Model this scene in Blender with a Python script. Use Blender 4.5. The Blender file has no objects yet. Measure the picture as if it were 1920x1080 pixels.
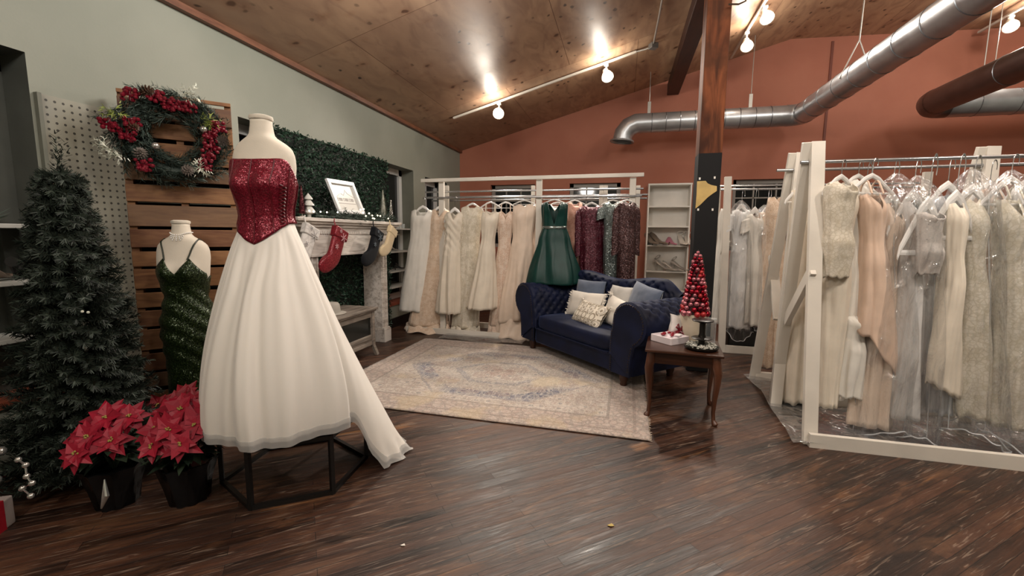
import bpy, bmesh, math, random
import numpy as np
from mathutils import Vector, Matrix, noise
from math import sin, cos, pi, radians as rad, sqrt, exp, atan2
random.seed(7)
SC = bpy.context.scene
COL = SC.collection
def U(a, b): return random.uniform(a, b)
def lerp(a, b, t): return a + (b - a) * t
def sst(a, b, x):
    t = min(1, max(0, (x - a) / (b - a))); return t * t * (3 - 2 * t)
def nz(x, y=0, z=0): return noise.noise(Vector((x, y, z)))
# ------------------------------------------------------------------ camera
FPX, PITCH, ROLL, YAW, CH = 816.0, 0.12134, 0.00884, -0.24769, 1.4
_fw = np.array([sin(YAW) * cos(PITCH), cos(YAW) * cos(PITCH), -sin(PITCH)])
_r0 = np.array([cos(YAW), -sin(YAW), 0.0]); _u0 = np.cross(_r0, _fw)
_r = cos(ROLL) * _r0 + sin(ROLL) * _u0; _u = -sin(ROLL) * _r0 + cos(ROLL) * _u0
_C = np.array([0, 0, CH])
cd = bpy.data.cameras.new('camera'); cam = bpy.data.objects.new('camera', cd); COL.objects.link(cam)
cd.sensor_width = 36; cd.lens = FPX / 1920 * 36; cd.clip_start = 0.02; cd.clip_end = 100
m3 = Matrix((_r, _u, -_fw)).transposed()
cam.matrix_world = Matrix.Translation((0, 0, CH)) @ m3.to_4x4()
SC.camera = cam
def P(px, py, ax, val):            # measured photo point -> point on a real plane of the room
    d = _fw + _r * (px - 960) / FPX + _u * (540 - py) / FPX
    i = 'xyz'.index(ax); return Vector(_C + d * ((val - _C[i]) / d[i]))
# ------------------------------------------------------------------ mesh builder
class MB:
    def __init__(s): s.v = []; s.f = []
    def add(s, vs, fs):
        o = len(s.v); s.v += [tuple(p) for p in vs]; s.f += [tuple(i + o for i in f) for f in fs]; return s
    def box(s, c, d, rz=0, R=None):
        x, y, z = (q / 2 for q in d); c = Vector(c)
        R = R or Matrix.Rotation(rz, 3, 'Z')
        vs = [c + R @ Vector((a * x, b * y, e * z)) for a in (-1, 1) for b in (-1, 1) for e in (-1, 1)]
        return s.add(vs, [(0, 1, 3, 2), (4, 6, 7, 5), (0, 4, 5, 1), (2, 3, 7, 6), (0, 2, 6, 4), (1, 5, 7, 3)])
    def bar(s, p, q, w, h, up=(0, 0, 1)):
        p, q = Vector(p), Vector(q); d = (q - p).normalized(); up = Vector(up)
        a = d.cross(up).normalized(); b = a.cross(d).normalized()
        vs = [e + a * (i * w / 2) + b * (j * h / 2) for e in (p, q) for i, j in ((-1, -1), (1, -1), (1, 1), (-1, 1))]
        return s.add(vs, [(3, 2, 1, 0), (4, 5, 6, 7), (0, 1, 5, 4), (1, 2, 6, 5), (2, 3, 7, 6), (3, 0, 4, 7)])
    def loft(s, rings, cap0=False, cap1=False, closed=True):
        n = len(rings[0]); vs = [p for r in rings for p in r]; fs = []
        for i in range(len(rings) - 1):
            for j in range(n if closed else n - 1):
                k = (j + 1) % n
                fs.append((i * n + j, i * n + k, (i + 1) * n + k, (i + 1) * n + j))
        if cap0: fs.append(tuple(range(n - 1, -1, -1)))
        if cap1: fs.append(tuple((len(rings) - 1) * n + j for j in range(n)))
        return s.add(vs, fs)
    def tube(s, pts, r, n=8, closed=False, cap=True):
        pts = [Vector(p) for p in pts]; m = len(pts); rr = r if isinstance(r, (list, tuple)) else [r] * m
        rings = []; nrm = None
        for i, p in enumerate(pts):
            if closed: t = pts[(i + 1) % m] - pts[i - 1]
            else: t = pts[min(i + 1, m - 1)] - pts[max(i - 1, 0)]
            t = t.normalized() if t.length > 1e-9 else Vector((0, 0, 1))
            if nrm is None:
                a = Vector((0, 0, 1)) if abs(t.z) < .9 else Vector((1, 0, 0)); nrm = t.cross(a).normalized()
            else:
                nrm = nrm - t * nrm.dot(t); nrm = nrm.normalized() if nrm.length > 1e-6 else t.orthogonal().normalized()
            b = t.cross(nrm)
            rings.append([p + (nrm * cos(2 * pi * k / n) + b * sin(2 * pi * k / n)) * rr[i] for k in range(n)])
        if closed: rings.append(rings[0])
        return s.loft(rings, cap and not closed, cap and not closed)
    def lathe(s, prof, c=(0, 0, 0), n=24, R=None):
        c = Vector(c); R = R or Matrix.Identity(3)
        rings = [[c + R @ Vector((r * cos(2 * pi * k / n), r * sin(2 * pi * k / n), z)) for k in range(n)] for r, z in prof]
        return s.loft(rings, True, True)
    def ball(s, c, r, n=10, sx=1, sy=1, sz=1, R=None):
        m = max(4, n // 2); c = Vector(c); R = R or Matrix.Identity(3)
        rings = [[c + R @ Vector((r * sx * sin(pi * (i + .02) / (m + .04)) * cos(2 * pi * k / n), r * sy * sin(pi * (i + .02) / (m + .04)) * sin(2 * pi * k / n), -r * sz * cos(pi * (i + .02) / (m + .04)))) for k in range(n)] for i in range(m + 1)]
        return s.loft(rings, True, True)
    def leaf(s, p, d, up, L, W, fold=.15, droop=0):
        p, d = Vector(p), Vector(d).normalized(); a = d.cross(Vector(up))
        a = a.normalized() if a.length > 1e-6 else d.orthogonal().normalized(); u = a.cross(d)
        q = [p, p + d * L * .4 + a * W / 2 + u * fold * W, p + d * L - u * droop * L, p + d * L * .4 - a * W / 2 + u * fold * W, p + d * L * .45 - u * .02 * L]
        return s.add(q, [(0, 1, 4), (1, 2, 4), (2, 3, 4), (3, 0, 4)])
    def quadleaf(s, p, d, a, L, W):
        p = Vector(p); return s.add([p - a * W / 2, p + a * W / 2, p + d * L + a * W * .2, p + d * L - a * W * .2], [(0, 1, 2, 3)])
    def grid(s, fn, nu, nv):
        vs = [fn(i / nu, j / nv) for j in range(nv + 1) for i in range(nu + 1)]
        return s.add(vs, [(j * (nu + 1) + i, j * (nu + 1) + i + 1, (j + 1) * (nu + 1) + i + 1, (j + 1) * (nu + 1) + i) for j in range(nv) for i in range(nu)])
    def xf(s, M, o=0):
        s.v[o:] = [tuple(M @ Vector(p)) for p in s.v[o:]]; return s
    def build(s, name, mat, parent=None, smooth=True, bevel=0, solid=0, sub=0, world=False, kind=None, label=None):
        vs = s.v
        if world and parent is not None:
            r = parent
            while r.parent: r = r.parent
            M = (Matrix.Translation(r.location) @ r.rotation_euler.to_matrix().to_4x4()).inverted()
            vs = [tuple(M @ Vector(p)) for p in vs]
        me = bpy.data.meshes.new(name); me.from_pydata(vs, [], s.f); me.validate()
        bm = bmesh.new(); bm.from_mesh(me); bmesh.ops.recalc_face_normals(bm, faces=bm.faces); bm.to_mesh(me); bm.free()
        me.materials.append(mat)
        if smooth:
            me.polygons.foreach_set('use_smooth', [True] * len(me.polygons))
            if smooth != 'all':
                try: me.set_sharp_from_angle(angle=rad(40))
                except Exception: pass
        o = bpy.data.objects.new(name, me); COL.objects.link(o)
        if parent is not None: o.parent = parent
        if bevel:
            b = o.modifiers.new('bevel', 'BEVEL'); b.width = bevel; b.segments = 2; b.limit_method = 'ANGLE'
        if solid:
            b = o.modifiers.new('solid', 'SOLIDIFY'); b.thickness = solid; b.offset = 0
        if sub:
            b = o.modifiers.new('sub', 'SUBSURF'); b.levels = sub; b.render_levels = sub
        if kind: o['kind'] = kind
        if label: o['label'] = label
        return o
def T(name, label, cat, loc=(0, 0, 0), rz=0, group=None):
    o = bpy.data.objects.new(name, None); COL.objects.link(o); o.empty_display_size = .05
    o.location = loc; o.rotation_euler = (0, 0, rz); return tag(o, label, cat, group)
def tag(o, label, cat, group=None):
    o['label'] = label; o['category'] = cat
    if group: o['group'] = group
    return o
def copy_tree(o, parent=None):
    c = o.copy(); COL.objects.link(c); c.parent = parent
    for ch in list(o.children): copy_tree(ch, c)
    return c
def solo(mb, name, mat, label, cat, group=None, org=None, **k):
    org = Vector(org) if org is not None else Vector([sum(p[i] for p in mb.v) / len(mb.v) for i in (0, 1)] + [min(p[2] for p in mb.v)])
    mb.v = [tuple(Vector(p) - org) for p in mb.v]
    o = mb.build(name, mat, **k); o.location = org; return tag(o, label, cat, group)
# ------------------------------------------------------------------ node helpers
class S:
    def __init__(s, nt, k): s.nt = nt; s.k = k
    def _m(s, op, *a):
        n = s.nt.nodes.new('ShaderNodeMath'); n.operation = op
        for i, q in enumerate((s,) + a):
            if isinstance(q, S): s.nt.links.new(q.k, n.inputs[i])
            else: n.inputs[i].default_value = q
        return S(s.nt, n.outputs[0])
    def __add__(s, o): return s._m('ADD', o)
    __radd__ = __add__
    def __sub__(s, o): return s._m('SUBTRACT', o)
    def __rsub__(s, o): return (s * -1) + o
    def __mul__(s, o): return s._m('MULTIPLY', o)
    __rmul__ = __mul__
    def __truediv__(s, o): return s._m('DIVIDE', o)
    def abs(s): return s._m('ABSOLUTE')
    def lt(s, o): return s._m('LESS_THAN', o)
    def gt(s, o): return s._m('GREATER_THAN', o)
    def max(s, o): return s._m('MAXIMUM', o)
    def min(s, o): return s._m('MINIMUM', o)
    def fract(s): return s._m('FRACT')
    def sin(s): return s._m('SINE')
    def pw(s, o): return s._m('POWER', o)
    def ss(s, a, b):
        n = s.nt.nodes.new('ShaderNodeMapRange'); n.interpolation_type = 'SMOOTHSTEP'
        s.nt.links.new(s.k, n.inputs[0]); n.inputs[1].default_value = a; n.inputs[2].default_value = b
        return S(s.nt, n.outputs[0])
def lin(c):
    if isinstance(c, str):
        c = [int(c[i:i + 2], 16) / 255 for i in (0, 2, 4)]
        c = [q / 12.92 if q < .04045 else ((q + .055) / 1.055) ** 2.4 for q in c]
    return (*c[:3], 1)
class NT:
    def __init__(s, name):
        s.m = bpy.data.materials.new(name); s.m.use_nodes = True; s.nt = s.m.node_tree; s.nt.nodes.clear()
        s.out = s.n('ShaderNodeOutputMaterial'); s.b = s.n('ShaderNodeBsdfPrincipled')
        s.l(s.b.outputs[0], s.out.inputs[0]); s._tc = None
    def n(s, t): return s.nt.nodes.new(t)
    def l(s, a, b): s.nt.links.new(a.k if isinstance(a, S) else a, b)
    def tc(s, o='Object'):
        if s._tc is None: s._tc = s.n('ShaderNodeTexCoord')
        return s._tc.outputs[o]
    def mp(s, sc=(1, 1, 1), rot=(0, 0, 0), loc=(0, 0, 0), src=None):
        m = s.n('ShaderNodeMapping'); m.inputs['Scale'].default_value = sc; m.inputs['Rotation'].default_value = rot; m.inputs['Location'].default_value = loc
        s.l(src or s.tc(), m.inputs[0]); return m.outputs[0]
    def xyz(s, v=None):
        x = s.n('ShaderNodeSeparateXYZ'); s.l(v or s.tc(), x.inputs[0]); return [S(s.nt, q) for q in x.outputs]
    def noise(s, scale=5, det=3, v=None, dist=0, rough=.5):
        x = s.n('ShaderNodeTexNoise'); x.inputs['Scale'].default_value = scale; x.inputs['Detail'].default_value = det; x.inputs['Distortion'].default_value = dist; x.inputs['Roughness'].default_value = rough
        s.l(v or s.tc(), x.inputs['Vector']); return S(s.nt, x.outputs[0])
    def voro(s, scale=5, v=None, out='Distance', feat='F1', rnd=1):
        x = s.n('ShaderNodeTexVoronoi'); x.feature = feat; x.inputs['Scale'].default_value = scale; x.inputs['Randomness'].default_value = rnd
        s.l(v or s.tc(), x.inputs['Vector']); return S(s.nt, x.outputs[out])
    def ramp(s, f, stops, const=False):
        x = s.n('ShaderNodeValToRGB'); cr = x.color_ramp
        if const: cr.interpolation = 'CONSTANT'
        while len(cr.elements) < len(stops): cr.elements.new(.5)
        for e, (p, c) in zip(cr.elements, stops): e.position = p; e.color = lin(c)
        s.l(f, x.inputs[0]); return S(s.nt, x.outputs[0])
    def mix(s, f, a, b, blend='MIX'):
        x = s.n('ShaderNodeMix'); x.data_type = 'RGBA'; x.blend_type = blend
        for q, i in ((f, 0), (a, 6), (b, 7)):
            if isinstance(q, S): s.l(q, x.inputs[i])
            elif i == 0: x.inputs[0].default_value = q
            else: x.inputs[i].default_value = lin(q)
        return S(s.nt, x.outputs[2])
    def bump(s, h, st=.3, d=.01, nrm=None):
        x = s.n('ShaderNodeBump'); x.inputs['Strength'].default_value = st; x.inputs['Distance'].default_value = d
        s.l(h, x.inputs['Height']); 
        if nrm is not None: s.l(nrm, x.inputs['Normal'])
        s.l(x.outputs[0], s.b.inputs['Normal']); return x.outputs[0]
    def set(s, **k):
        for q, v in k.items():
            i = s.b.inputs[q.replace('_', ' ')]
            if isinstance(v, S): s.l(v, i)
            elif i.type == 'RGBA': i.default_value = lin(v)
            else: i.default_value = v
        return s
def mat(name, col, rough=.5, metal=0, var=0, vs=6, bump=0, bs=40, det=3, stretch=(1, 1, 1), **k):
    t = NT(name); v = t.mp(stretch)
    if var:
        c = lin(col); a = [min(1, q * (1 - var)) for q in c[:3]]; b = [min(1, q * (1 + var)) for q in c[:3]]
        t.set(Base_Color=t.mix(t.noise(vs, det, v).ss(.3, .7), a, b))
    else: t.set(Base_Color=col)
    if bump: t.bump(t.noise(bs, 3, v), bump, .01)
    t.set(Roughness=rough, Metallic=metal, **k); return t.m
def emis(name, col, st):
    t = NT(name); t.set(Base_Color=col, Emission_Color=col, Emission_Strength=st); return t.m
def sequin(name, col, col2, scale=260, tilt=.9, rough=.22, metal=.55, flash=.0):
    t = NT(name); x = t.n('ShaderNodeTexVoronoi'); x.inputs['Scale'].default_value = scale; t.l(t.tc(), x.inputs['Vector'])
    g = t.n('ShaderNodeNewGeometry'); a = t.n('ShaderNodeVectorMath'); a.operation = 'SUBTRACT'; t.l(x.outputs['Color'], a.inputs[0]); a.inputs[1].default_value = (.5, .5, .5)
    b = t.n('ShaderNodeVectorMath'); b.operation = 'SCALE'; t.l(a.outputs[0], b.inputs[0]); b.inputs['Scale'].default_value = tilt
    c = t.n('ShaderNodeVectorMath'); c.operation = 'ADD'; t.l(g.outputs['Normal'], c.inputs[0]); t.l(b.outputs[0], c.inputs[1])
    d = t.n('ShaderNodeVectorMath'); d.operation = 'NORMALIZE'; t.l(c.outputs[0], d.inputs[0]); t.l(d.outputs[0], t.b.inputs['Normal'])
    t.set(Base_Color=t.mix(S(t.nt, x.outputs['Color']).ss(.2, .8), col, col2), Roughness=rough, Metallic=metal); return t.m
def fabric(name, col, var=.08, rough=.55, sheen=.25, lace=None, lscale=45, bump=.25, glit=0):
    t = NT(name); c = lin(col); n = t.noise(7, 4)
    base = t.mix(n.ss(.3, .7), [q * (1 - var) for q in c[:3]], [min(1, q * (1 + var)) for q in c[:3]])
    h = t.noise(30, 4, t.mp((1, 1, .35)))
    if lace:
        w = t.voro(lscale, t.mp((1, 1, 1)), feat='DISTANCE_TO_EDGE'); nn = t.noise(lscale * .35, 3)
        k = (w.lt(.09) * .6 + nn.ss(.45, .6) * .6).min(1)
        base = t.mix(k, base, lace); h = h + k * .6
    t.bump(h, bump, .008); t.set(Base_Color=base, Roughness=rough, Sheen_Weight=sheen, Specular_IOR_Level=.28)
    if glit:
        v = t.voro(230, out='Color'); t.set(Roughness=rough - v.gt(1 - glit) * (rough - .08), Metallic=v.gt(1 - glit) * .6)
    return t.m
def wood(name, a, b, sc=8, ax=(1, 1, .08), rough=.5, bump=.15, island=0):
    t = NT(name); v = t.mp(ax); n = t.noise(sc, 6, v, 1.2); n2 = t.noise(sc * 4, 4, v)
    c = t.mix((n * .75 + n2 * .35).ss(.3, .75), a, b)
    if island:
        g = t.n('ShaderNodeNewGeometry'); r = S(t.nt, g.outputs['Random Per Island'])
        c = t.mix(r.ss(0, 1) * island, c, '2a1713', 'MIX'); 
        c = t.mix(r.gt(.72) * .45, c, '6b5a4a'); c = t.mix(((r * 7.3).fract()).gt(.75) * .35, c, '4a2420')
    t.set(Base_Color=c, Roughness=rough); t.bump(n2, bump, .004); return t.m
# ------------------------------------------------------------------ room shell
XL, YW, XR, YF, EAVE, RX, SL = -3.314, 8.638, 7.2, -2.6, 3.087, 2.6, .272
def CZ(x): return EAVE + SL * (min(x, RX) - XL) - (.04 * (x - RX) if x > RX else 0)
def holes(u0, u1, v0, v1, hs):
    us = sorted({u0, u1, *[h[0] for h in hs], *[h[1] for h in hs]}); vs = sorted({v0, v1, *[h[2] for h in hs], *[h[3] for h in hs]})
    return [(a, b, c, d) for a, b in zip(us, us[1:]) for c, d in zip(vs, vs[1:])
            if not any(h[0] <= a and b <= h[1] and h[2] <= c and d <= h[3] for h in hs)]
def wallmat(name, a, b):
    t = NT(name); n = t.noise(1.2, 5); n2 = t.noise(60, 3)
    t.set(Base_Color=t.mix(n.ss(.3, .7), a, b), Roughness=.62, Specular_IOR_Level=.3); t.bump(n2, .12, .004); return t.m
M_sage = wallmat('sage_paint', '878a7e', '919387'); M_orange = wallmat('terracotta_paint', 'a1634e', 'a96c56')
M_dkrev = mat('shaded_reveal_sage', '4b4d47', .6, var=.1); M_terr = mat('terracotta_sill_paint', '8a4a36', .5, var=.1)  # dark reveals are sage with the recess shade put into the colour
M_black = mat('black_paint', '141312', .45); M_white = mat('white_paint', 'dcd8d0', .45, var=.05, bump=.05)
# floor
def floor_mat():
    t = NT('dark_strip_floor'); v = t.mp((1, 1, 1), (0, 0, rad(-40)))
    b = t.n('ShaderNodeTexBrick'); t.l(v, b.inputs['Vector']); b.offset = .37; b.offset_frequency = 2
    for k, q in (('Scale', 1), ('Mortar Size', .0016), ('Mortar Smooth', .3), ('Bias', 0), ('Brick Width', .95), ('Row Height', .062)): b.inputs[k].default_value = q
    b.inputs['Color1'].default_value = (0, 0, 0, 1); b.inputs['Color2'].default_value = (1, 1, 1, 1); b.inputs['Mortar'].default_value = (.5, .5, .5, 1)
    strip = S(t.nt, b.outputs['Color']); mort = S(t.nt, b.outputs['Fac'])
    grain = t.noise(9, 6, t.mp((.22, 5, 1), src=v), .8); big = t.noise(1.1, 5, v, .4); wear = t.noise(3.2, 6, t.mp((.45, 1.6, 1), src=v), 1.0, .65)
    c = t.mix((strip * .24 + grain * .55 + big * .45).ss(.36, .88), '130b08', '4c2f20')
    c = t.mix(wear.ss(.5, .66) * .7, c, '5f402b'); c = t.mix(t.noise(2.1, 6, t.mp((.5, 1.3, 1), loc=(5, 2, 0), src=v), 1).ss(.52, .7) * .7, c, '1e1412')
    c = t.mix(t.noise(4.3, 6, t.mp((.3, 2, 1), loc=(1, 7, 0), src=v), 1.3).ss(.6, .76) * .55, c, '8d6139')
    sc = t.noise(26, 4, t.mp((.16, 2.2, 1), loc=(3, 3, 0), src=v), 1.5)
    c = t.mix(sc.ss(.58, .68) * .45, c, '8a7767'); c = t.mix(mort * .8, c, '0b0706')
    t.set(Base_Color=c, Roughness=(big * .25 + sc * .45 + wear * .25 + strip * .12 - .07).max(.17), Specular_IOR_Level=.5)
    t.bump(grain * .5 + mort * -1.2 + sc * .5 + strip * .35, .5, .005); return t.m
MB().add([(XL, YF, 0), (XR, YF, 0), (XR, YW, 0), (XL, YW, 0)], [(0, 1, 2, 3)]).build('floor', floor_mat(), smooth=False, kind='structure')
# ceiling plywood
def ceil_mat():
    t = NT('knotty_plywood'); x, y, z = t.xyz()
    b = t.n('ShaderNodeTexBrick'); t.l(t.mp((1, 1, 1), loc=(.82, -6.4 + 2 * 2.44, 0)), b.inputs['Vector']); b.offset = .5
    for k, q in (('Scale', 1), ('Mortar Size', .003), ('Mortar Smooth', .1), ('Brick Width', 1.83), ('Row Height', 2.44)): b.inputs[k].default_value = q
    b.inputs['Color1'].default_value = (0, 0, 0, 1); b.inputs['Color2'].default_value = (1, 1, 1, 1)
    pan = S(t.nt, b.outputs['Color']); mort = S(t.nt, b.outputs['Fac'])
    g = t.noise(2.2, 6, t.mp((1, .35, 1)), 2.2); g2 = t.noise(5, 5, t.mp((1.5, .5, 1), loc=(4, 1, 0)), 1)
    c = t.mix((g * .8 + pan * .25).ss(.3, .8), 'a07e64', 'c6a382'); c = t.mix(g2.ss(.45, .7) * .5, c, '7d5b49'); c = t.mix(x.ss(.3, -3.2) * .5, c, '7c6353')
    wv = t.n('ShaderNodeVectorMath'); wv.operation = 'ADD'; nn = t.n('ShaderNodeTexNoise'); nn.inputs['Scale'].default_value = 7; t.l(t.tc(), nn.inputs[0])
    sc = t.n('ShaderNodeVectorMath'); sc.operation = 'SCALE'; sc.inputs['Scale'].default_value = .09; t.l(nn.outputs['Color'], sc.inputs[0]); t.l(t.tc(), wv.inputs[0]); t.l(sc.outputs[0], wv.inputs[1])
    k = t.voro(3.6, t.mp((1, 1, 0), src=wv.outputs[0])); k2 = t.voro(6.5, t.mp((1.2, .8, 0), loc=(2, 2, 0), src=wv.outputs[0])); msk = t.noise(.9, 2, t.mp((1, 1, 1), loc=(9, 4, 0))).ss(.46, .56)
    kn = ((1 - k.ss(.07, .15)) + (1 - k2.ss(.09, .2)) * msk).min(1)
    c = t.mix(kn * .88, c, '2e1b12'); c = t.mix((1 - k.ss(.1, .32)) * .3, c, '7a4a2c'); c = t.mix(mort, c, '5c3b26')
    t.set(Base_Color=c, Roughness=g * .2 + .36, Specular_IOR_Level=.45); t.bump(g2 * .6 + kn * -.3, .12, .01); return t.m
zr = CZ(RX); zR = CZ(XR)
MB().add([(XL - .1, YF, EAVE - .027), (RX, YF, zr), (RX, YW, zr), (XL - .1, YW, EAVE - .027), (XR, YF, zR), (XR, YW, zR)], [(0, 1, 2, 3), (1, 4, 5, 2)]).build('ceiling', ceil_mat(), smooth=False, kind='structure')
# left wall with three recesses
recA, recB, recC = (.55, 1.84, .45, 2.40), (3.25, 6.56, .37, 2.41), (6.99, 7.95, .5, 2.37)
w = MB()
for a, b, c, d in holes(YF, YW, 0, EAVE + .02, [recA, recB, recC]): w.add([(XL, a, c), (XL, b, c), (XL, b, d), (XL, a, d)], [(0, 1, 2, 3)])
w.build('wall_left', M_sage, smooth=False, kind='structure')
DEP = .26
def reveal(h, depth, dark):
    a, b, c, d = h; m = MB(); x2 = XL - depth
    m.add([(XL, a, c), (x2, a, c), (x2, a, d), (XL, a, d)], [(0, 1, 2, 3)]); m.add([(XL, b, c), (x2, b, c), (x2, b, d), (XL, b, d)], [(0, 1, 2, 3)])
    m.add([(XL, a, d), (x2, a, d), (x2, b, d), (XL, b, d)], [(0, 1, 2, 3)]); m.build('trim_%d' % reveal.n, dark, smooth=False, kind='structure'); reveal.n += 1
    m = MB(); m.box((XL - depth / 2 + .005, (a + b) / 2, c - .02), (depth + .02, b - a, .04)); m.build('trim_%d' % reveal.n, M_terr, smooth=False, kind='structure'); reveal.n += 1
reveal.n = 1
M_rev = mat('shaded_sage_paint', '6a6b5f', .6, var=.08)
M_pane = NT('night_window_glass'); M_pane.set(Base_Color='0c0d10', Roughness=.06, Specular_IOR_Level=.6); M_pane = M_pane.m
M_frame = mat('white_window_frame', 'c9c9c6', .4); M_gframe = mat('grey_window_frame', '8e8880', .45)
def window(n, o, du, dv, w_, h_, nrm, cols, rows, fm, fw=.06):
    o, du, dv, nr = map(Vector, (o, du, dv, nrm)); m = MB()
    def bar(u0, v0, u1, v1, wd): m.bar(o + du * u0 + dv * v0, o + du * u1 + dv * v1, .05, wd, up=(dv if abs(u1 - u0) > abs(v1 - v0) else du))
    bar(0, fw / 2, w_, fw / 2, fw); bar(0, h_ - fw / 2, w_, h_ - fw / 2, fw); bar(fw / 2, 0, fw / 2, h_, fw); bar(w_ - fw / 2, 0, w_ - fw / 2, h_, fw)
    f = m.build('window_%d' % n, fm, kind='structure', smooth=False)
    m = MB()
    for i in range(1, cols): bar(w_ * i / cols, fw, w_ * i / cols, h_ - fw, .022)
    for i in range(1, rows): bar(fw, h_ * i / rows, w_ - fw, h_ * i / rows, .022)
    m.build('muntin', fm, f, smooth=False)
    p = o - nr * .012; m = MB().add([p, p + du * w_, p + du * w_ + dv * h_, p + dv * h_], [(0, 1, 2, 3)]); m.build('pane', M_pane, f, smooth=False)
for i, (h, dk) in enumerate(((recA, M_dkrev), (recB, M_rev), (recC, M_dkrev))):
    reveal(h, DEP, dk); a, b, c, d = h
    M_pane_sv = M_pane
    if i == 0: M_pane = M_dkrev  # first recess is backed by a sage board, its shade painted in
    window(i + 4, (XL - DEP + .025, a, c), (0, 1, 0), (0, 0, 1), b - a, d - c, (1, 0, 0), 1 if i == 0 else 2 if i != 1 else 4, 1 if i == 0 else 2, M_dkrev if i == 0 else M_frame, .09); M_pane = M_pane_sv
# back wall with three windows, gable above
wins = [(-2.65, -1.735, 1.15, 2.40), (-1.05, -.085, 1.15, 2.40), (1.86, 2.95, 1.15, 2.41)]
w = MB()
for a, b, c, d in holes(XL, XR, 0, EAVE, wins): w.add([(a, YW, c), (b, YW, c), (b, YW, d), (a, YW, d)], [(0, 1, 2, 3)])
w.add([(XL, YW, EAVE), (XR, YW, EAVE), (XR, YW, zR), (RX, YW, zr)], [(0, 1, 2, 3)])
for a, b, c, d in wins:
    y2 = YW + .16
    w.add([(a, YW, c), (a, y2, c), (a, y2, d), (a, YW, d), (b, YW, c), (b, y2, c), (b, y2, d), (b, YW, d)], [(0, 1, 2, 3), (4, 5, 6, 7), (2, 3, 7, 6), (0, 1, 5, 4)])
w.build('wall_back', M_orange, smooth=False, kind='structure')
for i, (a, b, c, d) in enumerate(wins): window(i + 1, (a, YW + .12, c), (1, 0, 0), (0, 0, 1), b - a, d - c, (0, -1, 0), 3, 4, M_gframe, .07)
MB().add([(XR, YF, 0), (XR, YW, 0), (XR, YW, zR), (XR, YF, zR)], [(0, 1, 2, 3)]).build('wall_right', M_sage, smooth=False, kind='structure')
MB().add([(XL, YF, 0), (XR, YF, 0), (XR, YF, zR), (RX, YF, zr), (XL, YF, EAVE)], [(0, 1, 2, 3, 4)]).build('wall_front', M_sage, smooth=False, kind='structure')
M_trimwood = wood('stained_pine_trim', '55301f', '7c5038', 6, (3, .4, 3))
MB().bar((XL + .03, YF, EAVE - .01), (XL + .03, YW, EAVE - .01), .05, .05).build('trim_7', M_trimwood, smooth=False, kind='structure')
MB().box((XL + .012, (6.56 + YW) / 2 - .8, .07), (.024, YW - 5.0, .14)).build('baseboard_left', M_black, smooth=False, kind='structure')
MB().box(((XL + XR) / 2, YW - .012, .07), (XR - XL, .024, .14)).build('baseboard_back', M_black, smooth=False, kind='structure')
sx = P(1548, 225, 'y', YW).x
MB().box((sx, YW - .008, 2.3), (.035, .016, 4.6)).build('trim_8', mat('dark_terracotta_seam', '6d3524', .6), smooth=False, kind='structure')
# timber post and beam
M_timber = wood('old_dark_timber', '2c170f', '6b4026', 7, (1, 1, .15), .55, .3); M_beam = wood('dark_beam_timber', '24130f', '46281d', 7, (1, .12, 1), .5, .3)
MB().box((.765, (YW + YF) / 2, 4.02), (.2, YW - YF, .2)).build('timber_beam', M_beam, smooth=False, bevel=.008, kind='structure')
def post_mat():
    t = NT('half_painted_post'); x, y, z = t.xyz(); v = t.mp((1, 1, .15)); n = t.noise(7, 6, v, 1.2); n2 = t.noise(3, 4)
    c = t.mix(n.ss(.3, .75), '341c12', '80492c'); c = t.mix(n2.ss(.5, .62) * .5, c, '3a2417')
    t.set(Base_Color=t.mix((z + n2 * .02).lt(2.225), c, '1a1a1b'), Roughness=.78, Specular_IOR_Level=.2); t.bump(n, .3, .004); return t.m
pst = MB().box((.80, 4.87, 1.96), (.215, .24, 3.92)).build('timber_post', post_mat(), smooth=False, bevel=.01, kind='structure')
a = [(1307, 340), (1323, 339), (1327, 344), (1334, 347), (1344, 349), (1344, 358), (1335, 364), (1327, 370), (1318, 379), (1313, 384), (1304, 391), (1306, 365)]
pl = [P(x, y, 'y', 4.745) for x, y in a]
m = MB().add(pl, [tuple(range(len(pl)))])
solo(m, 'torn_gold_paper', mat('torn_gold_paper', 'b79a5b', .5, var=.15), 'torn gold paper scrap stuck on the black painted post', 'paper', smooth=False, solid=.004)
for i, (x, y) in enumerate([(1312, 335), (1340, 333), (1309, 393), (1336, 393)]):
    p = P(x, y, 'y', 4.7475); s = .009
    solo(MB().box((0, 0, 0), (.016, .006, .022)).xf(Matrix.Translation(p)), 'paper_tab', M_white, 'white paper tab on the post %s the gold scrap' % ('at top left of', 'at top right of', 'at bottom left of', 'at bottom right of')[i], 'tab', smooth=False)
# ------------------------------------------------------------------ ducts
def duct_mat(name, c, rough, met=.9):
    t = NT(name); n = t.noise(6, 4); b = t.noise(2.5, 3)
    t.set(Base_Color=t.mix(n.ss(.3, .7), [q * .85 for q in lin(c)[:3]], c), Roughness=n * .2 + rough, Metallic=met); t.bump(b, .15, .03); return t.m
M_duct = duct_mat('galvanised_steel', 'c4c7ca', .22, .8); M_rod = mat('steel_hanger', 'a8a49c', .4, .6); M_seam = mat('duct_seam', '8b8f94', .3, .9)
def arc(p, a, b, r, n=8):      # rounded corner at p between unit dirs a (in) and b (out)
    a, b = Vector(a), Vector(b); s = Vector(p) - a * r; c = s + b * r
    return [c - b * r * cos(t) + a * r * sin(t) for t in [pi / 2 * i / n for i in range(n + 1)]]
ZD = 3.27; RD = .155; YD = 7.85; XB = 2.575
dt = T('spiral_duct', 'long galvanised steel air duct with elbow hanging along the terracotta wall', 'duct', (0, YD, ZD), group=None)
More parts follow.
